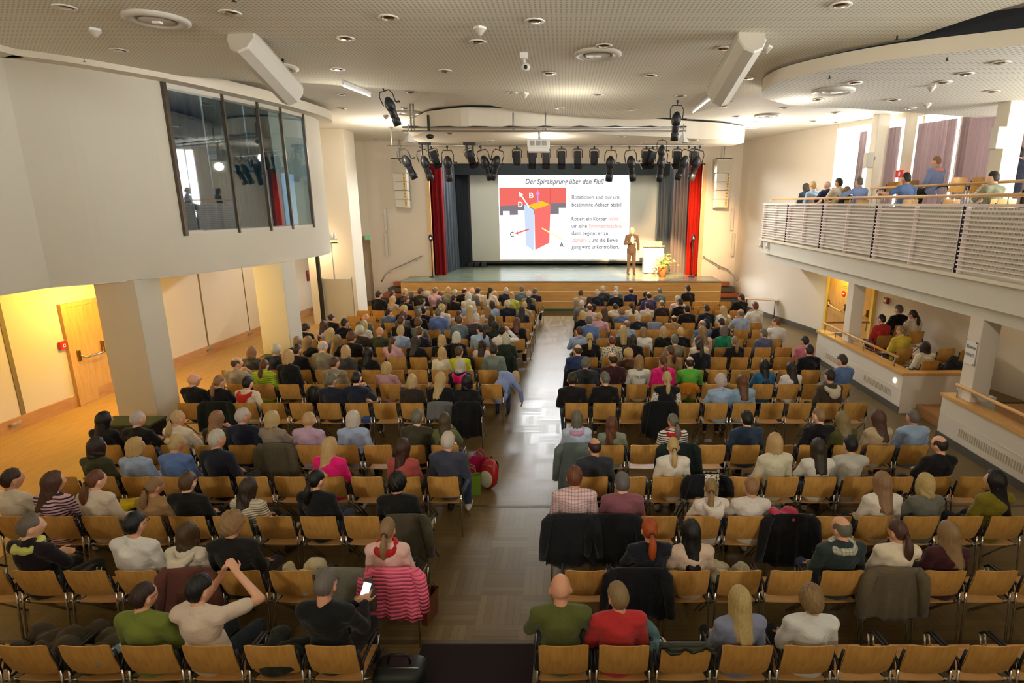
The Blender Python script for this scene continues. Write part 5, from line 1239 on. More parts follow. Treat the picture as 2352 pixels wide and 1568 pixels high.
PAL = dict(black=(24, 23, 25, 'black'), navy=(34, 38, 56, 'navy'), navy2=(30, 40, 84, 'navy'), darknavy=(26, 28, 40, 'dark navy'), charcoal=(52, 54, 60, 'charcoal'), beige=(180, 164, 138, 'beige'), darkbrown=(58, 44, 38, 'dark brown'), cream=(226, 214, 190, 'cream'), cream2=(228, 218, 204, 'cream'), cream3=(214, 206, 176, 'cream'), cream4=(232, 214, 190, 'cream'), grey=(112, 112, 108, 'grey'), grey2=(112, 108, 96, 'grey'), pink=(216, 170, 178, 'pink'), pink2=(206, 116, 136, 'pink'), maroon=(96, 44, 40, 'maroon'), maroon2=(66, 30, 34, 'dark maroon'), khaki=(138, 134, 110, 'khaki'), lime=(196, 200, 92, 'lime'), lime2=(206, 214, 40, 'bright yellow'), slate=(104, 118, 128, 'slate grey'), slate2=(62, 68, 82, 'slate blue'), denim=(92, 112, 150, 'denim blue'), blue=(96, 124, 178, 'blue'), blue2=(52, 66, 112, 'dark blue'), white=(232, 230, 224, 'white'), white2=(230, 222, 208, 'off-white'), white3=(226, 222, 218, 'white'), lightblue=(160, 182, 214, 'light blue'), lightblue2=(158, 178, 206, 'light blue'), lightblue3=(158, 180, 208, 'light blue'), peach=(226, 150, 120, 'peach'), palepink=(226, 200, 196, 'pale pink'), palepink2=(236, 196, 184, 'pale pink'), stripe=(70, 70, 76, 'striped grey'), darkgreen=(38, 54, 42, 'dark green'), darkgreen2=(46, 58, 56, 'dark green'), darkolive=(64, 64, 44, 'dark olive'), darkolive2=(70, 62, 48, 'brown olive'), taupe=(146, 134, 114, 'taupe'), darkgrey=(76, 76, 78, 'dark grey'), sage=(120, 132, 120, 'sage grey'), mauve=(186, 146, 150, 'mauve'), mauve2=(140, 86, 96, 'mauve'), darkolive_=(0, 0, 0, ''), skyblue=(140, 160, 208, 'sky blue'), skyblue2=(146, 172, 200, 'sky blue'), vest=(176, 206, 50, 'lime green vest'), olive=(100, 106, 56, 'olive green'), olive2=(94, 100, 48, 'olive green'), olivegreen=(124, 138, 56, 'moss green'), olivedark=(82, 84, 36, 'dark olive'), blue_=(0, 0, 0, ''), pinkstripe=(222, 184, 196, 'pink striped'), tan=(168, 132, 86, 'tan'), tan2=(200, 176, 138, 'tan'), rib=(214, 204, 180, 'cream ribbed'), palebeige=(224, 206, 182, 'pale beige'), hotpink=(236, 24, 120, 'hot pink'), rust=(176, 84, 78, 'rust red'), lilac=(196, 168, 194, 'lilac'), plum=(72, 62, 104, 'purple'), denimblue=(96, 120, 166, 'denim blue'), denimnavy=(46, 58, 82, 'denim navy'), green=(30, 134, 98, 'green'), green2=(96, 178, 62, 'bright green'), slateblue=(86, 98, 132, 'slate blue'), spot=(222, 212, 188, 'speckled cream'), brown=(84, 58, 44, 'brown'), print=(222, 218, 206, 'printed white'), teal=(40, 104, 142, 'teal blue'), vestblack=(26, 26, 30, 'black'), palelightblue=(196, 206, 230, 'pale blue'), greygreen=(134, 140, 122, 'grey green'), bwstripe=(222, 216, 204, 'black and white striped'), check=(226, 196, 196, 'pink checked'), beige2=(214, 192, 166, 'beige'), red=(196, 52, 52, 'red'), greyblue=(136, 146, 174, 'grey blue'), mustard=(126, 112, 24, 'mustard'), lightgrey=(192, 184, 172, 'light grey'), yellow=(208, 184, 60, 'yellow'), darkteal=(30, 50, 50, 'dark teal'))
SKIN = [(224, 172, 140), (214, 158, 126), (232, 184, 154), (206, 150, 118)]
MAT_TOP = {'stripe': M_stripe, 'pinkstripe': M_stripe, 'bwstripe': M_stripe, 'rib': M_rib, 'check': M_check, 'spot': M_spot, 'vest': M_quilt}
MC = {}
def mesh_with(me, m):
    k = (me.name, m.name)
    if k not in MC:
        c = me.copy(); c.materials.clear(); c.materials.append(m); MC[k] = c
    return MC[k]
def colr(rgb, j=0): return srgb(*[max(0, min(255, c + random.uniform(-j, j))) for c in rgb[:3]])
RP = random.Random(21)
def ord_(n): return ORD[n]
def add_person(x, y, rz, hair, hc, top, kind, yaw, label, group=None, zs=1., xs=1., extras=(), near=False, z0=0., pants=None, skin=None):
    me = body_mesh(kind, yaw); o = put('person', me); o.location = (x, y, z0); o.rotation_euler = (0, 0, rz); o.scale = (xs * (zs * .5 + .5), zs * .5 + .5, zs)
    sk = skin or RP.choice(SKIN); o.color = srgb(*sk); tag(o, label, 'person', group)
    J = pose(kind); Hm = head_mat(J, yaw, -14 if kind == 'phone' else 0)
    if hair != '0':
        hk = {'s': 's' if RP.random() < .5 else 's2', 'L': 'L' if RP.random() < .6 else 'L2', 'B': 'B' if RP.random() < .6 else 'B2'}.get(hair, hair)
        h = put('hair', hair_mesh(hk), o); h.matrix_local = Hm; h.color = colr(HCOL[hc], 6)
        if hair == 'P' and near: q = MB(); q.tube([(.026 * math.cos(a), -.118 + .0 * a, .004 + .026 * math.sin(a)) for a in [k * PI / 5 for k in range(11)]], .007, 6); t_ = q.build('hair_tie', MC.setdefault('tie', mat('hair_tie_cloth', srgb(224, 90, 90) if False else srgb(60, 40, 40), .7)), o, True); t_.matrix_local = Hm
    elif near:
        pass
    st = 'tee' if 'tee' in extras else 'puff' if top == 'vest' else 'knit'
    rgb = PAL[top]; m = MAT_TOP.get(top, M_cloth); tm = top_mesh(kind, st); tm = tm if m is M_cloth else mesh_with(tm, m)
    t = put('shirt' if rgb[3] in ('white', 'pink checked', 'light blue', 'printed white') else 'jacket' if rgb[3] in ('black', 'navy', 'dark navy') else 'sweater', tm, o); t.color = colr(rgb, 3)
    p = put('trousers', trouser_mesh(kind), o); p.color = colr(pants or RP.choice([(34, 38, 52), (26, 26, 28), (58, 72, 100), (48, 46, 44)]), 4)
    if near:
        for k in (0, 1):
            s_ = put('shoe', shoe_mesh(), o); an = J['an'][k]; s_.location = (an[0], an[1], an[2] - .09); s_.color = colr(RP.choice([(26, 24, 24), (220, 216, 204), (70, 50, 40)]))
    hp = Hm.translation; H3 = Hm.to_3x3()
    nb = Vector(J['nb'])
    for ex in extras:
        if ex == 'glasses':
            q = MB()
            for s_ in (-1, 1): q.tube([(s_ * .034 + .024 * math.cos(a), .099, .006 + .019 * math.sin(a)) for a in [k * PI / 6 for k in range(13)]], .0025, 6).tube([(s_ * .058, .094, .01), (s_ * .083, .03, .01), (s_ * .084, -.01, .004)], .0025, 6)
            q.tube([(-.012, .102, .01), (.012, .102, .01)], .0025, 6); g_ = q.build('glasses', M_black, o, True); g_.matrix_local = Hm
        if ex.startswith('hood'):
            c = {'hoodpink': (232, 30, 120), 'hoodred': (204, 40, 34), 'hoodbeige': (206, 194, 164)}.get(ex, rgb[:3])
            if 'hoodm' not in MC:
                q = MB(); q.tube([(.118 * math.sin(a), -.02 - .105 * math.cos(a) - .02, -.0 - .05 * max(0, math.cos(a)) ) for a in [-2.3 + 4.6 * k / 14 for k in range(15)]], [.02, .028, .034, .038, .042, .046, .048, .05, .048, .046, .042, .038, .034, .028, .02], 12)
                q.ell((0, -.155, -.085), (.105, .045, .085)); MC['hoodm'] = fuse(q, .008, 'hood', M_cloth, 4)
            h = put('hood', MC['hoodm'], o); h.location = nb; h.color = colr(c)
        if ex.startswith('scarf') or ex.startswith('collar'):
            c = {'scarfred': (190, 30, 30), 'scarfpink': (214, 160, 190), 'collarlime': (206, 208, 110), 'collarcheck': (180, 184, 164), 'scarfpeach': (250, 160, 120)}[ex]
            if 'scarfm' not in MC:
                q = MB(); n = 25; q.tube([(.098 * math.cos(2 * PI * k / n), .092 * math.sin(2 * PI * k / n) - .012, .012 * math.sin(6 * PI * k / n) + .02 * math.sin(2 * PI * k / n)) for k in range(n + 1)], [.037 + .006 * math.sin(k * 1.9) for k in range(n + 1)], 12); MC['scarfm'] = fuse(q, .007, 'scarf', M_cloth, 3)
            h = put('scarf' if ex.startswith('scarf') else 'collar', mesh_with(MC['scarfm'], M_check) if ex == 'collarcheck' else MC['scarfm'], o); h.location = nb + Vector((0, 0, .0)); h.color = colr(c)
    return o, J

# ------------------------------------------------------------------ rows of chairs
YR = []
for y in [1485, 1312, 1187, 1096, 1023, 926, 883, 850, 820.5, 798, 778, 758, 741.5, 726.5, 713.5, 703, 693]: YR.append(at_z(1295, y, .86).y)
R_ = [(1293, 9), (1347, 10), (1312, 11), (1360, 11), (1325, 11), (1325, 11), (1346, 11), (1327, 11), (1353, 11), (1336, 11), (1342, 11), (1336, 11), (1350, 11), (1339, 11), (1345, 11), (1342, 11), (1350, 11)]
L_ = [(757, 7), (900, 9), (930, 10), (1016, 11), (1021, 11), (1075, 11), (1128, 11), (1120, 12), (1159, 12), (1160, 12), (1188, 12), (1199, 12), (1206, 12), (1212, 12), (1215, 12), (1223, 12), (1233, 12)]
PIT = .488
seats = {}
for sd_, tab in (('R', R_), ('L', L_)):
    for i, (px, n) in enumerate(tab):
        t_ = YR[i] * CT - (.86 - CAMH) * ST; X0 = (px - CX) / FPX * t_
        for j in range(n):
            X = X0 + j * PIT * (1 if sd_ == 'R' else -1); Y = YR[i] + .29
            if sd_ == 'L' and ((X + .3 > -8.4 and X - .25 < -7.6 and abs(Y - 10.4) < .6) or (X < -6.2 and abs(Y - 13.4) < .62 and X > -7.4)): continue
            seats[(sd_, i, j)] = (X, Y)
import re
CROP = {'A': (700, 600, 3.92), 'B': (1250, 600, 3.36), 'C': (1700, 560, 2.903), 'D': (0, 800, 3.136), 'E': (600, 900, 3.136), 'F': (1200, 900, 3.485), 'G': (1750, 900, 3.136), 'H': (0, 1150, 3.752), 'J': (1180, 1150, 3.752), 'K': (1750, 1150, 3.752), 'M': (0, 500, 2.94)}
PEOPLE = """A 670 305 s d black
A 815 295 P b navy
A 905 280 s y charcoal
A 798 350 W y beige
A 918 350 s r black
A 968 310 B g black
A 1058 275 s b darkbrown
A 1110 315 C w cream
A 1065 370 s d grey
A 1180 270 U l pink
A 1222 305 L r maroon
A 1295 270 s y khaki
A 1355 285 s w black
A 1440 270 h d black
A 1505 270 0 p grey
A 1555 270 s d cream
A 1475 320 B w cream
A 1345 335 P d black
A 1215 375 B b black
A 1675 270 P k cream
A 1715 300 W y black
A 1815 265 h w navy
A 1865 310 U y lime
A 1955 255 s g slate
A 1990 300 s w khaki
A 2075 275 s g navy
A 2020 355 L k black
A 895 440 C y black
A 760 465 s d denim chinR
A 900 490 B r grey
A 1025 475 s g black
A 1070 450 s k black
A 1235 430 C y white
A 1210 465 s g blue
A 1500 385 B w lightblue
A 1490 450 L y peach
A 1390 480 P b cream
A 1650 445 L l cream
A 1675 390 B d lightblue
A 1785 385 h w navy
A 1955 445 L d navy
A 1980 400 s y beige
A 245 515 U d black
A 140 580 L b palepink
A 365 560 s d black
A 520 510 0 p grey lean
A 535 575 L y white
A 475 630 C w darkbrown
A 265 650 L y denim
A 290 715 L l black
A 870 540 s b black
A 1005 560 C r grey
A 1395 535 s b slate
A 1545 505 s w stripe
A 1710 520 L d grey
A 1715 585 B d darkgreen
A 1780 600 s k white up
A 1910 555 L r black
A 665 640 0 p darkolive
A 425 690 C r black
A 865 630 s y lightblue
A 1030 640 s b navy
A 1550 615 P k lightblue turned
A 1350 690 B w black
A 30 725 L l black
A 165 770 h w taupe
A 370 815 B y darkgrey
A 770 725 P b pink
A 1005 730 L d black
A 1235 715 B y black chinR
A 1600 760 L d palepink
A 1810 700 B w darkgreen
A 1700 800 s d sage hood
A 1390 820 s b lime2
A 1235 830 B y cream
A 570 830 L k black
A 270 920 s b taupe hood
A 735 965 B y mauve
A 245 1075 s g navy
A 470 1060 s k navy chinR
A 965 1085 B y darkbrown
A 1220 1070 L y black
A 1390 940 B w navy hoodpink
A 1810 960 B y skyblue bend
A 1460 1090 B k black
M 2015 795 C d black
M 1940 855 B y black
M 2078 840 L l black
M 1700 910 B l darkgrey
M 1865 895 s w navy
M 2010 895 s d black
M 1600 985 h b beige chinR
M 1785 1000 P r vest
M 1310 1100 0 p black glasses
M 1480 1110 P l black
M 1675 1120 s k cream hoodred
M 700 1370 L k black
M 930 1365 s w black
M 1200 1360 P y cream
M 1465 1365 L l darkolive chinR
M 1640 1345 s w navy
M 1840 1365 B y taupe
M 2085 1370 s y lilac
D 695 715 B d darkolive
D 975 715 B y lightblue2
D 1265 690 U y blue
D 1565 660 s w darknavy
D 85 950 s d cream
D 375 970 L b pinkstripe
D 680 955 P r cream
D 1110 1000 P l tan
D 1350 970 s b black glasses
D 1850 1015 W d rib
D 190 1295 s g black collarlime
D 970 1275 s k white glasses
D 1345 1350 B b cream hood
D 1640 1280 C l black
H 1230 840 s d olivegreen glasses
H 1680 860 s k palebeige upbeard
E 660 200 B w lightblue
E 1125 190 s g darkolive
E 1320 215 L b olive
E 495 400 L y hotpink
E 1025 410 L m rust
E 1345 360 s w slate2
E 400 640 P k black
E 975 665 C k black cross
E 905 1000 P l palepink2 scarfred
E 465 1400 s g black glasses,phone
B 280 250 s b beige
B 352 300 L d darkbrown
B 405 245 h w navy
B 452 218 s w charcoal
B 555 220 s w slate
B 550 250 h w black
B 668 230 h d navy2
B 775 260 P d darkbrown
B 805 270 h d plum
B 890 235 s g slate
B 1108 215 s k black
B 1030 295 s w palepink
B 1047 320 s d black
B 1490 285 s d black lean
B 290 330 h w grey
B 350 360 h b palepink
B 905 330 h g darkbrown
B 548 355 s d cream
B 670 350 P d cream
B 795 345 s d cream
B 1100 375 s k black
B 1250 370 s d navy
B 1380 380 L y white
B 1515 405 h g lightblue2 chinL
B 1625 350 s r white chinL
B 295 420 B y black
B 345 460 s g blue
B 425 430 s y pink
B 465 390 W b darkolive
B 597 395 C l denim
B 722 435 s w navy
B 972 450 h d tan lean
B 1390 475 P d black
B 1790 475 s r white chinL
B 637 490 h g lightblue2
B 270 545 s b lightblue2
B 1230 490 h g denimblue
B 612 540 L y darkolive
B 765 550 B l white
B 918 545 B y black
B 1055 550 s y black
B 1385 540 B g green
B 1220 545 W l palepink
B 1690 560 s g slateblue
B 350 595 P y black
B 522 620 s r spot
B 685 610 B d black
B 1005 610 s g taupe
B 1195 620 L b cream
B 1205 660 P d darknavy
B 1470 620 P l black
B 260 690 h b blue2
B 650 720 C y brown
B 975 695 P b tan
B 2010 620 s d pink2
B 2045 690 s d black
B 322 790 s g charcoal
B 528 760 h d maroon2
B 735 780 B l print
B 918 770 P r hotpink hoodpink
B 1125 785 h d green2
B 1700 810 L k teal
B 1905 830 L d white
B 2295 770 s d denimblue
B 215 915 s d black
B 468 910 s g black
B 950 905 P y vestblack
B 1365 930 C w lightblue
B 1530 930 L r skyblue2
B 2200 890 s d darkolive2 hoodbeige
F 435 220 B g palelightblue scarfpink
F 715 265 W r greygreen
F 1205 240 P g bwstripe scarfred
F 1795 220 s k denimnavy
F 575 445 h d charcoal
F 1210 440 P y cream2
F 2020 415 B y cream3
F 420 690 s r check
F 800 735 s g mauve2
F 1535 775 P l cream2 hood
F 1835 770 s l cream2
F 1070 1110 P o darknavy
F 1355 1130 L k beige2
C 525 1150 s l black
C 680 1180 L l olivedark
C 920 1170 L b tan2
C 1155 1160 s g lightblue3
G 410 410 L d white2
G 640 385 s k lightgrey chinR
G 1280 385 h d black glasses
G 875 660 L l white2
G 1185 670 B y grey2
G 1680 650 L k mustard chinR
G 575 990 h g darkgreen2 collarcheck
G 985 1010 P b cream4
G 1350 1030 L l maroon2
K 435 870 C l white3
J 400 770 0 p olive2
J 895 840 s l red
J 1950 880 L y greyblue"""
taken = {}; entries = []
for ln in PEOPLE.strip().splitlines():
    q = ln.split(); x0, y0, k = CROP[q[0]]; px, py = x0 + float(q[1]) / k, y0 + float(q[2]) / k
    sd_ = 'R' if px > 1270 else 'L'; c = []
    for key, (X, Y) in seats.items():
        if key[0] != sd_: continue
        p = at_y(px, py, Y - .075); ez = 1.15 if key[1] < 5 else 1.22; c.append(((abs(p.z - ez) * 1.3 + abs(p.x - X)), key, p))
    c.sort(key=lambda a: a[0]); entries.append((c, q, px, py))
entries.sort(key=lambda e: e[0][0][0])
placed = []
for c, q, px, py in entries:
    for cost, key, p in c:
        if key not in taken: taken[key] = q; placed.append((key, p, q, px, py)); break
SIDE = {'L': 'left', 'R': 'right'}
placed.sort(key=lambda a: (a[0][0], a[0][1], a[0][2]))
PER = {}
for key, p, q, px, py in placed:
    sd_, i, j = key; X, Y = seats[key]; hair, hc, top = q[3], q[4], q[5]; ex = tuple(q[6].split(',')) if len(q) > 6 else ()
    near = i < 5 or (j == 0 and i < 10)
    kind = 'lap'
    for e in ex:
        if e in ('chinR', 'chinL', 'lean', 'bend', 'up', 'phone', 'fwd', 'cross'): kind = e
        if e == 'upbeard': kind = 'up'; 
    if kind == 'lap': kind = RP.choice(['lap', 'lap', 'fold', 'cross'] if not near else ['lap', 'fold', 'lap', 'cross', 'chinR' if RP.random() < .3 else 'lap'])
    if e_ := ('upbeard' in ex): ex = ex + ('tee',)
    if hair == '0' and top == 'olive2': kind = 'fold'
    if kind == 'chinL' or kind == 'chinR': pass
    x = X + max(-.13, min(.13, p.x - X)); tgt = math.degrees(math.atan2(.3 - x, 28.5 - Y)); rz = math.radians(-tgt * .45 + RP.uniform(-4, 4))
    turn = -tgt * .75 + RP.uniform(-14, 14)
    if 'turned' in ex: turn = 60
    if q[0] == 'G' and top == 'mustard': turn = 45
    if sd_ == 'L' and i < 5 and j > 5: turn -= 12
    yaw = int(round(turn / 18.0)) * 18
    zs = max(.90, min(1.12, p.z / pose(kind)['head'][2])) if kind not in ('bend', 'up', 'fwd') else 1.0
    xs = {True: RP.uniform(.92, 1.0), False: RP.uniform(.98, 1.08)}[hair in 'BLWPU']
    if 'bend' == kind: yaw = 0
    hn = 'bald head' if hair == '0' else '%s %s hair' % (HS_N[hair], HN[hc])
    lab = 'seated person, %s, %s top, %s row, %s seat %s of aisle' % (hn, PAL[top][3], ord_(i), ord_(j), SIDE[sd_])
    if len(lab.split()) > 16: lab = 'person, %s, %s top, %s row, %s seat %s of aisle' % (hn, PAL[top][3], ord_(i), ord_(j), SIDE[sd_])
    if len(lab.split()) > 16: lab = 'person, %s, %s top, %s row, %s seat %s' % (hn, PAL[top][3], ord_(i), ord_(j), SIDE[sd_])
    o, J = add_person(x, Y + .01, rz, hair, hc, top, kind, yaw, lab, 'seated audience', zs, xs, ex, near)
    PER[key] = (o, J, q)
# every chair of the rows
first = True
for key, (X, Y) in seats.items():
    sd_, i, j = key
    c = chair_p if first else copy_tree(chair_p); first = False
    c.location = (X, Y, 0); c.rotation_euler = (0, 0, RP.uniform(-.02, .02))
    tag(c, '%s beech chair, %s row from the back, %s seat %s of the aisle' % ('occupied' if key in taken else 'empty', ord_(i), ord_(j), SIDE[sd_]), 'chair', 'beech stacking chairs in rows')
# ------------------------------------------------------------------ the speaker on the stage
P = at_z(1449, 630, HS)
SK2 = (236, 186, 140)
RP.seed(5)
PAL['suit'] = (62, 48, 42, 'grey brown')
sp, SJ = add_person(P.x, P.y, PI + .12, 's', 'w', 'suit', 'stand', 0, 'white haired person in brown suit and bow tie speaking on stage beside the lectern', None, 1.13, 1.08, ('glasses',), True, HS, (70, 56, 50), SK2)
for c in sp.children:
    if c.name.startswith('sweater'): c.name = 'suit_jacket'
MB().ell((0, .102, 1.27), (.07, .036, .21), Matrix.Rotation(-.05, 3, 'X'), 18, 14).build('shirt_front', mat('shirt_cotton', srgb(238, 220, 170), .7), sp, True)
q = MB(); 
for s_ in (-1, 1): q.add([(0, .118, 1.475), (s_ * .045, .125, 1.50), (s_ * .045, .125, 1.445), (0, .128, 1.475), (s_ * .045, .135, 1.50), (s_ * .045, .135, 1.445)], [(0, 1, 2), (5, 4, 3), (0, 3, 4, 1), (1, 4, 5, 2), (2, 5, 3, 0)])
q.ell((0, .126, 1.475), (.013, .012, .014), nu=10, nv=8).build('bow_tie', M_black, sp)
MB().obox((-.10, .112, 1.35), (.045, .012, .03), Matrix.Rotation(.3, 3, 'Z')).build('name_badge', M_whitep, sp)
MB().tube([(.05, .25, 1.20), (.02, .26, 1.32)], .012, 8).ell((.018, .26, 1.335), (.02, .02, .024), nu=10, nv=8).build('lower_button', M_black, sp) if False else None
for s_ in (-1, 1):
    e_ = MB().ell(Vector(SJ['head']) + Vector((s_ * .030, .082, .010)), (.012, .009, .009), None, 10, 8).build('eye', M_whitep, sp, True); MB().ell(Vector(SJ['head']) + Vector((s_ * .030, .090, .010)), (.005, .003, .005), None, 8, 6).build('iris', M_black, e_, True)

# ------------------------------------------------------------------ people and chairs on the side platform
struct(MB().box((8.15, 13.0, .2), (9.3, 15.1, .38)).build('floor_platform_tier', M_skirt))
def place_chair(x, y, z, rz, label, group='beech stacking chairs on platform and balcony'):
    c = copy_tree(chair_p); c.location = (x, y, z); c.rotation_euler = (0, 0, rz); return tag(c, label, 'chair', group)
PLAT = [(940, 505, 1.42, .2, 's', 'k', 'red', 'cross', ('glasses',), 'seated person in a red sweater behind the far platform rail, one leg crossed'),
        (1055, 440, 1.60, .38, 's', 'g', 'black', 'fold', (), 'seated person in a black jacket, back row of the far side platform'),
        (1150, 475, 1.60, .38, 'P', 'd', 'cream', 'lap', ('glasses',), 'seated person with dark ponytail, cream jacket, back row of the side platform'),
        (1070, 580, 1.42, .2, 'U', 'l', 'yellow', 'lap', (), 'seated person in a yellow cardigan with pinned-up hair behind the platform rail'),
        (1230, 690, 1.30, .2, 'B', 'd', 'cream', 'lap', (), 'seated person in a cream sweater nearest the end of the far platform')]
for cx, cy, hz, fz, hair, hc, top, kind, ex, lab in PLAT:
    px, py = 1700 + cx / 2.903, 560 + cy / 2.903; p = at_z(px, py, hz); rz = math.radians(8)
    zs = (hz - fz) / 1.20
    add_person(p.x, p.y + .07, rz, hair, hc, top, kind, 18, lab, None, zs, 1., ex, True, fz)
    place_chair(p.x, p.y + .06, fz, rz, 'beech chair on the far side platform, under the person in %s, %s %s hair' % (PAL[top][3], HS_N[hair], HN[hc]))
place_chair(8.62, 12.75, .2, .1, 'empty beech chair on the far side platform, left of a pair near the wall'); place_chair(9.1, 12.65, .2, .0, 'empty beech chair on the far side platform, right of a pair near the wall')
add_person(7.95, 8.6, .1, 's', 'g', 'darkolive', 'cross', 18, 'seated person in dark olive behind the near platform rail, cut by the photo edge', None, 1., 1., (), True, .2, (96, 98, 84))
place_chair(7.95, 8.59, .2, .1, 'beech chair behind the near platform rail at the right photo edge')
place_chair(7.75, 7.3, .2, .1, 'beech chair seat edge behind the near platform rail, lower right')

# ------------------------------------------------------------------ people and chairs on the balcony
BAL = [(540, 475, 8.0, 'W', 'd', 'denimnavy', 'lap', 'seated person in dark denim, leftmost on the balcony'), (600, 465, 7.62, 'C', 'y', 'lightblue', 'lap', 'seated person with blond curls in light blue, second from left on the balcony'),
       (720, 455, 7.65, 'h', 'w', 'navy2', 'chinL', 'seated person in navy holding his chin, third from left on the balcony'), (812, 435, 7.6, 's', 'd', 'cream', 'chinL', 'seated person with short dark hair in cream, fourth from left on the balcony'),
       (880, 500, 7.75, 'B', 'l', 'darkgreen', 'lap', 'small seated person with light brown hair in dark green on the balcony'), (980, 430, 7.65, 's', 'g', 'skyblue', 'railarm', 'seated person in a light blue sweater leaning on the balcony rail'),
       (1370, 400, 7.5, 's', 'd', 'denimblue', 'railarm', 'seated person in a blue t-shirt with an arm on the balcony rail'), (2090, 395, 8.0, 's2', 'd', 'khaki', 'chinL', 'seated person in khaki with checked sleeve, right end of the balcony')]
for cx, cy, X, hair, hc, top, kind, lab in BAL:
    px, py = 1700 + cx / 3.607, 300 + cy / 3.607; p = at_x(px, py, X); zs = max(.8, min(1.15, (p.z - 3.46) / 1.20)); z0 = p.z - 1.2 * zs
    ex = ('tee',) if 'shirt with an arm' in lab else ()
    o, J = add_person(p.x, p.y + .07, math.radians(12), hair, hc, top, kind, 18 if kind != 'railarm' else 0, lab, None, zs, 1., ex, True, 3.46)
    if 'khaki' in lab: t_ = MB().capsule(J['el'][0], J['wr'][0], .062, .042, 14).build('checked_sleeve', M_check, o, True); t_.color = srgb(210, 206, 180)
    place_chair(p.x, p.y + .06, 3.46, math.radians(12), 'beech chair on the balcony front row, under the %s' % ' '.join(lab.split()[:6]).replace('seated ', ''))
for k, (x, y) in enumerate(((7.75, 12.1), (8.22, 11.7), (7.7, 10.55))): place_chair(x, y, 3.46, .2, 'empty beech chair of the balcony front row, %s from the far end' % ORD[k])
tiers = [(8.98, 15.6), (8.98, 13.75), (9.47, 13.75), (9.05, 16.5), (8.98, 11.0), (9.5, 11.0)]
for k, (x, y) in enumerate(tiers): place_chair(x, y, 3.95, .05, 'beech chair on the raised balcony tier behind the inner rail, %s of six' % ORD[k])
p = at_x(2149, 372, 9.35); add_person(p.x, p.y + .07, .25, 's', 'l', 'skyblue', 'lap', 18, 'person in light blue puffer jacket and peach scarf, seated by the lilac curtains', None, (p.z - 3.95) / 1.2, 1.05, ('scarfpeach',), True, 3.95)
for c in COL.objects:
    pass
add_person(9.72, 12.9, .1, 's', 'k', 'navy', 'lap', 0, 'person in dark navy half hidden by the near balcony pillar', None, 1.1, 1.05, (), False, 3.95)
add_person(10.3, 12.6, .1, 's', 'd', 'denimblue', 'lap', 0, 'person in denim blue at the right photo edge of the balcony', None, 1.05, 1., (), False, 3.95)
place_chair(10.3, 12.59, 3.95, .1, 'beech chair on the balcony tier at the right photo edge')

for k_, (o, J, q) in PER.items():
    if q[5] == 'vestblack':
        for a in (0, 1):
            t_ = MB().capsule(J['sh'][a], J['el'][a], .070, .062, 14).capsule(J['el'][a], J['wr'][a], .060, .044, 12).build('sleeve', M_spot, o, True); t_.color = srgb(226, 222, 214)
# ------------------------------------------------------------------ prints on two shirts
def back_text(key, lines, x0, zs, hs, m, w=.25):
    o, J, q = PER[key]
    for s, z, h in zip(lines, zs, hs):
        me, W_ = txt(s, 0, 0, 0, m, bold=.01); xc = (min(v.co.x for v in me.vertices) + max(v.co.x for v in me.vertices)) / 2
        bm = bmesh.new(); bm.from_mesh(me); bmesh.ops.subdivide_edges(bm, edges=bm.edges[:], cuts=1); bm.to_mesh(me); bm.free()
        for v in me.vertices:
            x = (v.co.x - xc) / W_ * w; v.co = Vector((x + x0, -.247 + 1.1 * (x + x0) ** 2 - .12 * (z - .9) * (z > .93), z + v.co.y * h))
        put('printed_text', me, o)
kp = [k for k, v in PER.items() if v[2][5] == 'print']
if kp: back_text(kp[0], ('ONE PIECE',), 0, (.955,), (.055,), M_black, .21); MB().obox((0, -.25, .935), (.14, .004, .006)).build('printed_line', M_black, PER[kp[0]][0])
kl = [k for k, v in PER.items() if v[2][5] == 'lime2']
if kl: back_text(kl[0], ('WITS', 'NT'), .03, (.90, .83), (.055, .055), M_black, .15); MB().obox((.06, -.245, 1.0), (.12, .006, .035)).build('printed_bar', M_black, PER[kl[0]][0])

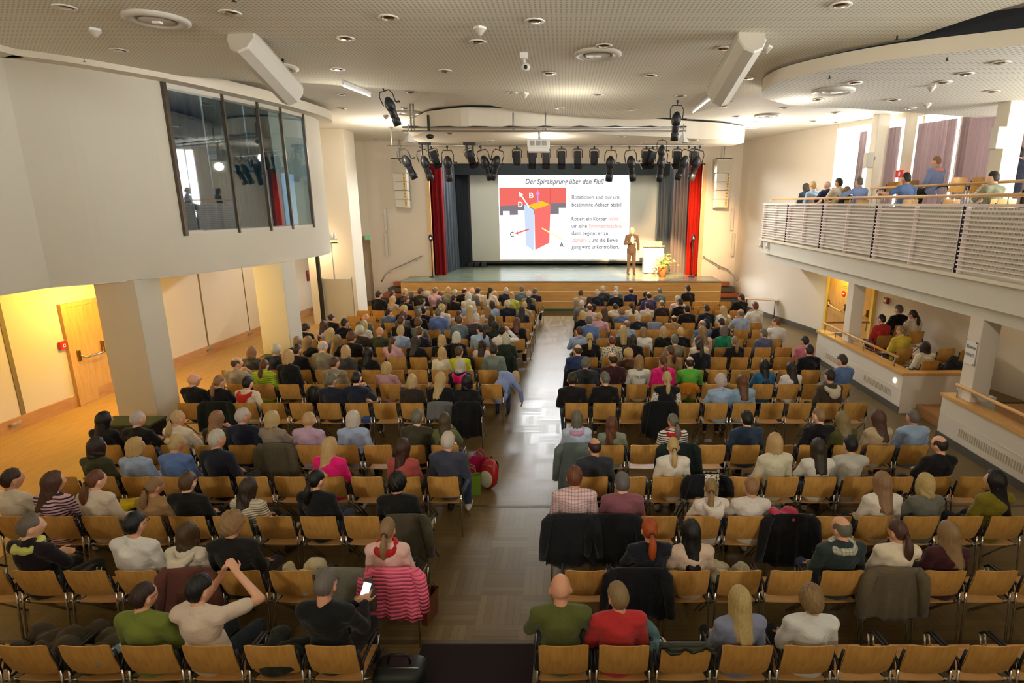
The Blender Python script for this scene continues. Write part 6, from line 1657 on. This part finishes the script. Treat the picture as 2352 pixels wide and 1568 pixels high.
# ------------------------------------------------------------------ coats over chair backs
def coat(key, rgb, label, db=.48, df=.18, w=.46, sleeves=(1, 1), m=None, seed=0, thick=.02, name='coat', cat='coat', chair_xyz=None):
    X, Y = seats[key]; rr = random.Random(seed or hash(key[1] * 31 + key[2])); ph = [rr.uniform(0, 6) for _ in range(6)]
    prof = []
    for k in range(5): z = .87 - df * (1 - k / 4); prof.append((-.205 - (z - .535) * .25 + .022, z))
    prof += [(-.268, .895), (-.292, .900), (-.312, .89)]
    for k in range(1, 13): z = .88 - db * k / 12; prof.append((-.318 - .012 * k / 12 - (.0 if z > .5 else .01), z))
    mb = MB(); N = 26; n = len(prof)
    def S(inner):
        def P(i, j):
            u = i / N * 2 - 1; y, z = prof[j]; f_ = max(0, (j - 7) / 12)
            x = u * (w / 2) * (1 + .10 * f_) ; fold = .016 * f_ * (math.sin(u * 9 + ph[0]) + .6 * math.sin(u * 17 + ph[1])) 
            yy = y - fold - .004 + .55 * min(.04, x * x) * (1 if j > 4 else 1); zz = z - (.035 * abs(u) ** 3 if 4 < j < 9 else 0) + (.02 * math.sin(u * 4 + ph[2]) * (j == n - 1))
            if inner: yy += thick * (1 if j > 6 else -.2) ; zz -= .012 if 4 < j < 8 else 0; x *= .985
            return Vector((x, yy, zz))
        return P
    mb.grid(S(0), N, n - 1); mb.grid(S(1), N, n - 1)
    o_ = (N + 1) * n; ed = [j * (N + 1) for j in range(n)]; 
    for a, b in zip(ed, ed[1:]): mb.f += [(a, b, b + o_, a + o_), (a + N, a + N + o_, b + N + o_, b + N)]; mb.m += [0, 0]
    for j in (0, n - 1):
        for i in range(N): a = j * (N + 1) + i; mb.f.append((a, a + 1, a + 1 + o_, a + o_)); mb.m.append(0)
    e = empty(name, (X, Y, 0)); tag(e, label, cat)
    b = mb.build('body', m or M_cloth, e, True); b.color = srgb(*rgb)
    for k, s_ in enumerate((-1, 1)):
        if not sleeves[k]: continue
        L_ = db * rr.uniform(.75, 1.0); pts = [(s_ * w * .42, -.285, .87), (s_ * w * .52, -.30, .80), (s_ * (w * .55 + .015), -.315, .87 - L_ * .55), (s_ * (w * .55 + .02 + .03 * rr.random()), -.325, .87 - L_)]
        q = MB().tube(pts, [.045, .062, .055, .045], 12).build('sleeve', m or M_cloth, e, True); q.color = srgb(*rgb)
    return e
coat(('L', 1, 0), (250, 112, 146), 'pink quilted down jacket hanging on the aisle chair, second row', .52, .1, .5, (1, 1), M_quilt, 3)
coat(('L', 1, 1), (116, 114, 98), 'plain grey coat over the chair left of the pink jacket', .5, .1, .47, (0, 1))
coat(('L', 2, 0), (78, 72, 54), 'olive brown coat over the aisle chair in front of the pink jacket', .56, .1, .44, (0, 1))
coat(('L', 1, 4), (112, 66, 58), 'dull red jacket over a chair behind the person in a cream hood', .5, .1, .44)
coat(('R', 2, 0), (30, 31, 35), 'long black coat on the aisle chair of the person in a pink checked shirt', .62, .1, .52)
coat(('R', 2, 1), (24, 24, 27), 'long black coat on the chair of the person in mauve', .60, .1, .5)
coat(('R', 4, 0), (104, 116, 112), 'long grey green coat on the right aisle chair, fifth row', .70, .1, .5, (1, 1), None, 5)
coat(('R', 4, 3), (26, 40, 38), 'dark green coat over a chair, fifth row right, behind the striped sweater', .5, .1, .5)
coat(('R', 5, 3), (18, 18, 20), 'long black coat over the chair of the person in a black vest', .66, .1, .47)
coat(('R', 5, 0), (24, 34, 34), 'dark jacket hanging from the aisle side of a chair, sixth row right', .44, .1, .44, (1, 0)) if False else None
coat(('R', 1, 1), (20, 21, 26), 'black coat over the chair of the ginger haired person', .5, .1, .52)
coat(('R', 2, 5), (18, 17, 20), 'large black coat over an empty chair, third row right', .60, .1, .52)
coat(('R', 3, 3), (24, 25, 32), 'dark coat with a patterned scarf over an empty chair, fourth row right', .3, .1, .5)
coat(('R', 1, 6), (104, 92, 70), 'khaki trench coat over the chair of the person with a shoulder strap', .52, .1, .5)
coat(('L', 4, 5), (92, 84, 64), 'khaki long coat over a chair in the fifth row left', .60, .1, .46)
coat(('L', 5, 1), (112, 112, 110), 'grey coat over a chair, sixth row left, beside the black clad person', .3, .1, .44, (0, 0))
coat(('L', 5, 0), (22, 22, 22), 'long black coat on the aisle chair, sixth row left', .64, .1, .42, (1, 0))
coat(('L', 5, 9), (26, 32, 24), 'dark green coat over a chair near the left pillar', .6, .1, .5)
coat(('L', 8, 0), (30, 42, 36), 'long dark green coat on the aisle chair, ninth row left', .62, .1, .44)
coat(('L', 16, 11), (190, 192, 192), 'black and white striped cloth over the leftmost chair of the front row', .3, .1, .42, (0, 0), M_stripe)
coat(('R', 6, 4), (196, 122, 28), 'mustard orange jacket over the right half of a chair under the green jacket', .2, .08, .3, (0, 1))
coat(('R', 7, 1), (40, 48, 88), 'dark blue jacket over a chair, eighth row right', .3, .1, .44)
coat(('R', 7, 0), (22, 24, 34), 'black coat on the aisle chair, eighth row right', .5, .1, .42, (1, 0))
coat(('R', 12, 4), (150, 158, 186), 'pale blue grey jacket over a chair near the stage, right block', .26, .1, .4, (0, 0))
coat(('L', 10, 4), (20, 20, 24), 'black coat over a chair, eleventh row left', .4, .1, .46, (0, 0))
coat(('R', 0, 2), (52, 54, 40), 'dark olive quilted jacket lying on a chair in the back row right', .04, .34, .42, (0, 0), M_quilt)
coat(('L', 0, 3), (30, 34, 26), 'dark coat bunched behind the person in beige, back row left', .0 + .03, .3, .4, (0, 0)) if False else None
coat(('L', 8, 2), (24, 24, 26), 'black coat over a chair, ninth row left', .4, .1, .4) if ('L', 8, 2) in seats else None
# scarves lying on chairs
def lump(name, cat, pos, size, rgb, label, seed=1, m=None, n=9):
    rr = random.Random(seed); q = MB()
    for k in range(n): q.ell((rr.uniform(-.5, .5) * size[0], rr.uniform(-.5, .5) * size[1], size[2] * rr.uniform(.3, .7)), (size[0] * rr.uniform(.2, .35), size[1] * rr.uniform(.2, .4), size[2] * rr.uniform(.3, .5)), Matrix.Rotation(rr.uniform(0, 3), 3, 'Z'), 12, 8)
    zmin = min(p[2] for p in q.v); q.v = [(x, y, z - zmin) for x, y, z in q.v]
    me = fuse(q, .012, name, m or M_cloth, 3, None, lambda v: v + (np.sin(v @ np.array([[60, 20, 30], [10, 70, 20], [30, 30, 50]]).T * 1.) * .006)); o = put(name, me); o.location = pos; o.color = srgb(*rgb); return tag(o, label, cat)
def seat_top(key, dx=0, dy=0, dz=.455): X, Y = seats[key]; return (X + dx, Y + dy, dz)
lump('knit_scarf', 'scarf', seat_top(('L', 1, 2), -.02, -.05), (.34, .26, .26), (190, 176, 140), 'cream knitted scarf heaped on a chair, second row left', 3)
lump('knit_scarf', 'scarf', seat_top(('L', 1, 2), .26, -.05, .46), (.24, .2, .2), (170, 134, 130), 'dusty pink scarf beside the cream knitted one, second row left', 4)
lump('shawl', 'scarf', seat_top(('R', 2, 5), -.02, -.2, .78), (.3, .14, .14), (196, 70, 96), 'red and pink floral scarf on top of the large black coat', 6)
lump('jacket_heap', 'jacket', seat_top(('R', 1, 3), 0, -.05), (.38, .32, .3), (168, 156, 130), 'beige jacket heaped on an empty chair, second row right', 7)
lump('jacket_heap', 'jacket', seat_top(('L', 0, 4), .05, -.02), (.4, .36, .2), (70, 62, 40), 'olive jacket lying on a chair in the back row left', 8)
lump('jacket_heap', 'jacket', seat_top(('L', 0, 5), .0, .05), (.44, .4, .3), (66, 54, 38), 'brown trousers and jacket heaped on a chair, back row far left', 9)
lump('jacket_heap', 'jacket', seat_top(('L', 0, 1), .0, 0), (.36, .36, .22), (32, 36, 28), 'dark green jacket on the chair between two persons, back row left', 10)
lump('jacket_heap', 'jacket', seat_top(('R', 0, 2), -.2, .05), (.2, .3, .22), (92, 130, 140), 'teal scarf or jacket beside the cycling helmet', 11)
lump('coat_heap', 'coat', (8.5, 11.9, .2), (.6, .7, .7), (24, 25, 28), 'black coats and bags heaped on the side platform by the wall', 12)
lump('coat_heap', 'coat', seat_top(('R', 3, 8), 0, -.08), (.38, .3, .3), (38, 32, 28), 'dark jacket heaped on a chair, fourth row right', 14) if ('R', 3, 8) in seats and ('R', 3, 8) not in taken else None
lump('jacket_heap', 'jacket', seat_top(('L', 5, 4), 0, -.05), (.3, .3, .16), (60, 80, 130), 'blue garment on an empty chair seat, sixth row left', 15)
# leopard scarf
X, Y = seats[('R', 3, 3)]; q = MB(); q.grid(lambda i, j: Vector((-.09 + .18 * i / 6, -.33 - .006 * math.sin(j) - (.0 if j > 2 else -.03 * (3 - j)), .915 - .045 * max(0, j - 2))), 6, 9); q.grid(lambda i, j: Vector((-.09 + .18 * i / 6, -.345 - .006 * math.sin(j) - (.0 if j > 2 else -.03 * (3 - j)), .915 - .045 * max(0, j - 2))), 6, 9)
o = q.build('patterned_scarf', M_spot, None, True); o.location = (X + .05, Y, 0); o.color = srgb(214, 206, 190); tag(o, 'black and white spotted scarf hanging over the dark coat, fourth row right', 'scarf')

# ------------------------------------------------------------------ bags and small things
def backpack(name, pos, rz, rgb, rgb2, label, s_=1., tilt=0.):
    e = empty(name, pos, rz); e.rotation_euler = (tilt, 0, rz); e.scale = (s_,) * 3; tag(e, label, 'bag')
    q = MB().ell((0, 0, .24), (.16, .10, .24), None, 24, 16, lambda d, p: Vector((p.x * (1 + .12 * abs(d.z)), p.y, p.z))); b = q.build('bag_body', M_leather, e, True); b.color = srgb(*rgb)
    q = MB().ell((0, -.085, .17), (.12, .05, .14), None, 20, 12); b = q.build('front_pocket', M_leather, e, True); b.color = srgb(*rgb2)
    for x in (-.07, .07): b = MB().tube([(x, .07, .44), (x, .13, .36), (x, .13, .2), (x * 1.2, .09, .06)], .013, 8).build('strap', M_black, e, True)
    MB().tube([(-.03, .03, .46), (0, .03, .52), (.03, .03, .46)], .01, 8).build('handle', M_black, e, True); MB().tube([(-.11, -.02, .38), (-.06, -.085, .4), (.06, -.085, .4), (.11, -.02, .38)], .004, 6).build('zip', M_chrome, e, True)
    return e
p = at_z(1122, 1120, .0); backpack('backpack', (p.x, p.y, 0), -.5, (176, 32, 34), (206, 196, 176), 'red and white backpack standing on the aisle floor', .95, -.15)
p = at_z(1085, 1135, 0)
def tote(pos, rz, rgb, label, s_=1.):
    e = empty('tote_bag', pos, rz); e.scale = (s_,) * 3; tag(e, label, 'bag')
    q = MB(); 
    for o_ in (0, .006):
        pr = [(-.15 + o_, -.06 + o_), (.15 - o_, -.06 + o_), (.15 - o_, .06 - o_), (-.15 + o_, .06 - o_)]
        vs = [(x * (1 - .12 * (1 - k)), y * (.6 + .4 * k), .36 * k + (.004 if o_ else 0)) for k in (0, 1) for x, y in pr]; q.add(vs, [(0, 1, 5, 4), (1, 2, 6, 5), (2, 3, 7, 6), (3, 0, 4, 7), (0, 3, 2, 1)])
    b = q.build('bag_body', M_leather, e); b.color = srgb(*rgb)
    for y in (-.055, .055): h = MB().tube([(-.07, y, .35), (-.06, y, .47), (0, y, .52), (.06, y, .47), (.07, y, .35)], .007, 8).build('handle', M_leather, e, True); h.color = srgb(*rgb)
    return e
tote((p.x, p.y, 0), .2, (120, 158, 40), 'green tote bag beside the red backpack in the aisle', .9)
p = at_z(1102, 1098, 0); tote((p.x, p.y, 0), -.2, (206, 30, 104), 'magenta carrier bag behind the red backpack in the aisle', .95)
p = at_z(988, 1420, 0); tote((p.x, p.y, 0), 1.3, (110, 56, 34), 'brown leather handbag beside the chair with the pink jacket', .85)
p = at_z(925, 1590, 0); e = empty('travel_bag', (p.x, p.y - .03, 0)); tag(e, 'large black travel bag on the floor at the near end of the aisle', 'bag')
MB().obox((0, 0, .17), (.44, .3, .34), bev=.08).build('bag_body', mat('black_nylon', srgb(20, 26, 24), .5), e, True); MB().tube([(-.1, 0, .33), (-.08, 0, .43), (.08, 0, .43), (.1, 0, .33)], .012, 8).build('handle', M_black, e, True); MB().tube([(-.18, -.05, .335), (.18, -.05, .335)], .006, 6).build('zip', M_steel, e, True)
if ('L', 6, 7) in seats: X, Y = seats[('L', 6, 7)]; backpack('backpack', (X + .05, Y - .43, .42), PI, (22, 22, 24), (30, 30, 32), 'black backpack hanging on a chair back, seventh row left', .95)
X, Y = seats[('R', 9, 9)]; backpack('backpack', (X + .24, Y - .36, .3), PI, (20, 20, 24), (26, 26, 30), 'black bag hanging between two chairs, tenth row right', .7)
q_ = [k for k in PER if k[0] == 'R' and PER[k][2][:3] == ['B', '1250', '370']]
if q_: X, Y = seats[q_[0]]; backpack('backpack', (X, Y - .37, .62), PI, (34, 46, 70), (40, 56, 84), 'blue backpack behind the person in navy near the stage, right block', .8)
# cycling helmet
X, Y = seats[('R', 0, 2)]; e = empty('cycling_helmet', (X - .16, Y - .02, .56)); e.rotation_euler = (.5, .3, .4); tag(e, 'white and black cycling helmet on a chair in the back row right', 'helmet')
def hf(d, p): return Vector((p.x, p.y, max(p.z, -.02)))
MB().ell((0, 0, 0), (.105, .14, .095), None, 28, 16, hf).build('shell', M_whitep, e, True)
for k in range(5): MB().ell((-.07 + .035 * k, .02 - .01 * abs(k - 2), .06 - .012 * abs(k - 2) ** 1.6), (.012, .09, .04), None, 10, 8).build('vent', M_black, e, True)
MB().tube([(-.09, 0, -.02), (-.06, .02, -.12), (0, .04, -.15), (.06, .02, -.12), (.09, 0, -.02)], .006, 6).build('chin_strap', M_black, e, True)
# brochure, phone, yellow bag, papers
X, Y = seats[('L', 0, 4)]; e = empty('brochure', (X + .1, Y - .12, .67), -.5); tag(e, 'light blue printed brochure lying on the olive jacket, back row left', 'brochure')
MB().obox((0, 0, 0), (.12, .3, .006)).build('cover', mat('brochure_blue', srgb(112, 148, 184), .5), e)
for k in range(4): MB().obox((.0, -.1 + .05 * k, .005), (.08, .01, .002)).build('printed_line', M_whitep, e)
kph = [k for k, v in PER.items() if 'phone' in (v[2][6] if len(v[2]) > 6 else '')]
if kph:
    o, J, q = PER[kph[0]]; loc_ = o.matrix_basis @ Vector((.12, .33, .86)); e = empty('smartphone', loc_); e.rotation_euler = (-.5, .2, o.rotation_euler[2]); tag(e, 'lit smartphone held by the person in black at the back left', 'phone')
    MB().obox((0, 0, 0), (.078, .012, .155), bev=.004).build('case', M_black, e); MB().obox((0, -.0075, 0), (.07, .002, .145)).build('screen', em('phone_screen', (.86, .95, 1, 1), 1.5), e)
pc = at_z(293, 1157, .62); e = lump('plastic_bag', 'bag', (pc.x, pc.y, .56), (.22, .2, .1), (236, 206, 24), 'bright yellow bag on the lap of the person in cream, fourth row left', 21)
X, Y = seats[('R', 8, 8)]; 
for k, key in enumerate((('L', 2, 0), ('R', 9, 10))):
    pass
# white sneaker of a crossed leg in the aisle, trainer at the right block
for px, py, z, rgb, lab, rz in ((1000, 1196, .30, (220, 218, 200), 'cream sneaker stretched into the aisle beside the third row', -.6), (1240, 1385, .42, (26, 28, 34), 'black sneaker with white sole of the bald person, beside the aisle', .5)):
    pass
lt = MB().lathe([(0, 0), (.05, 0), (.05, .01), (0, .012)], n=16).build('wall_lamp', M_glow); p = at_x(2055, 873, 6.945); lt.location = p; lt.rotation_euler = (0, -PI / 2, 0); tag(lt, 'tiny glowing step light in the white front of the far side platform', 'light')
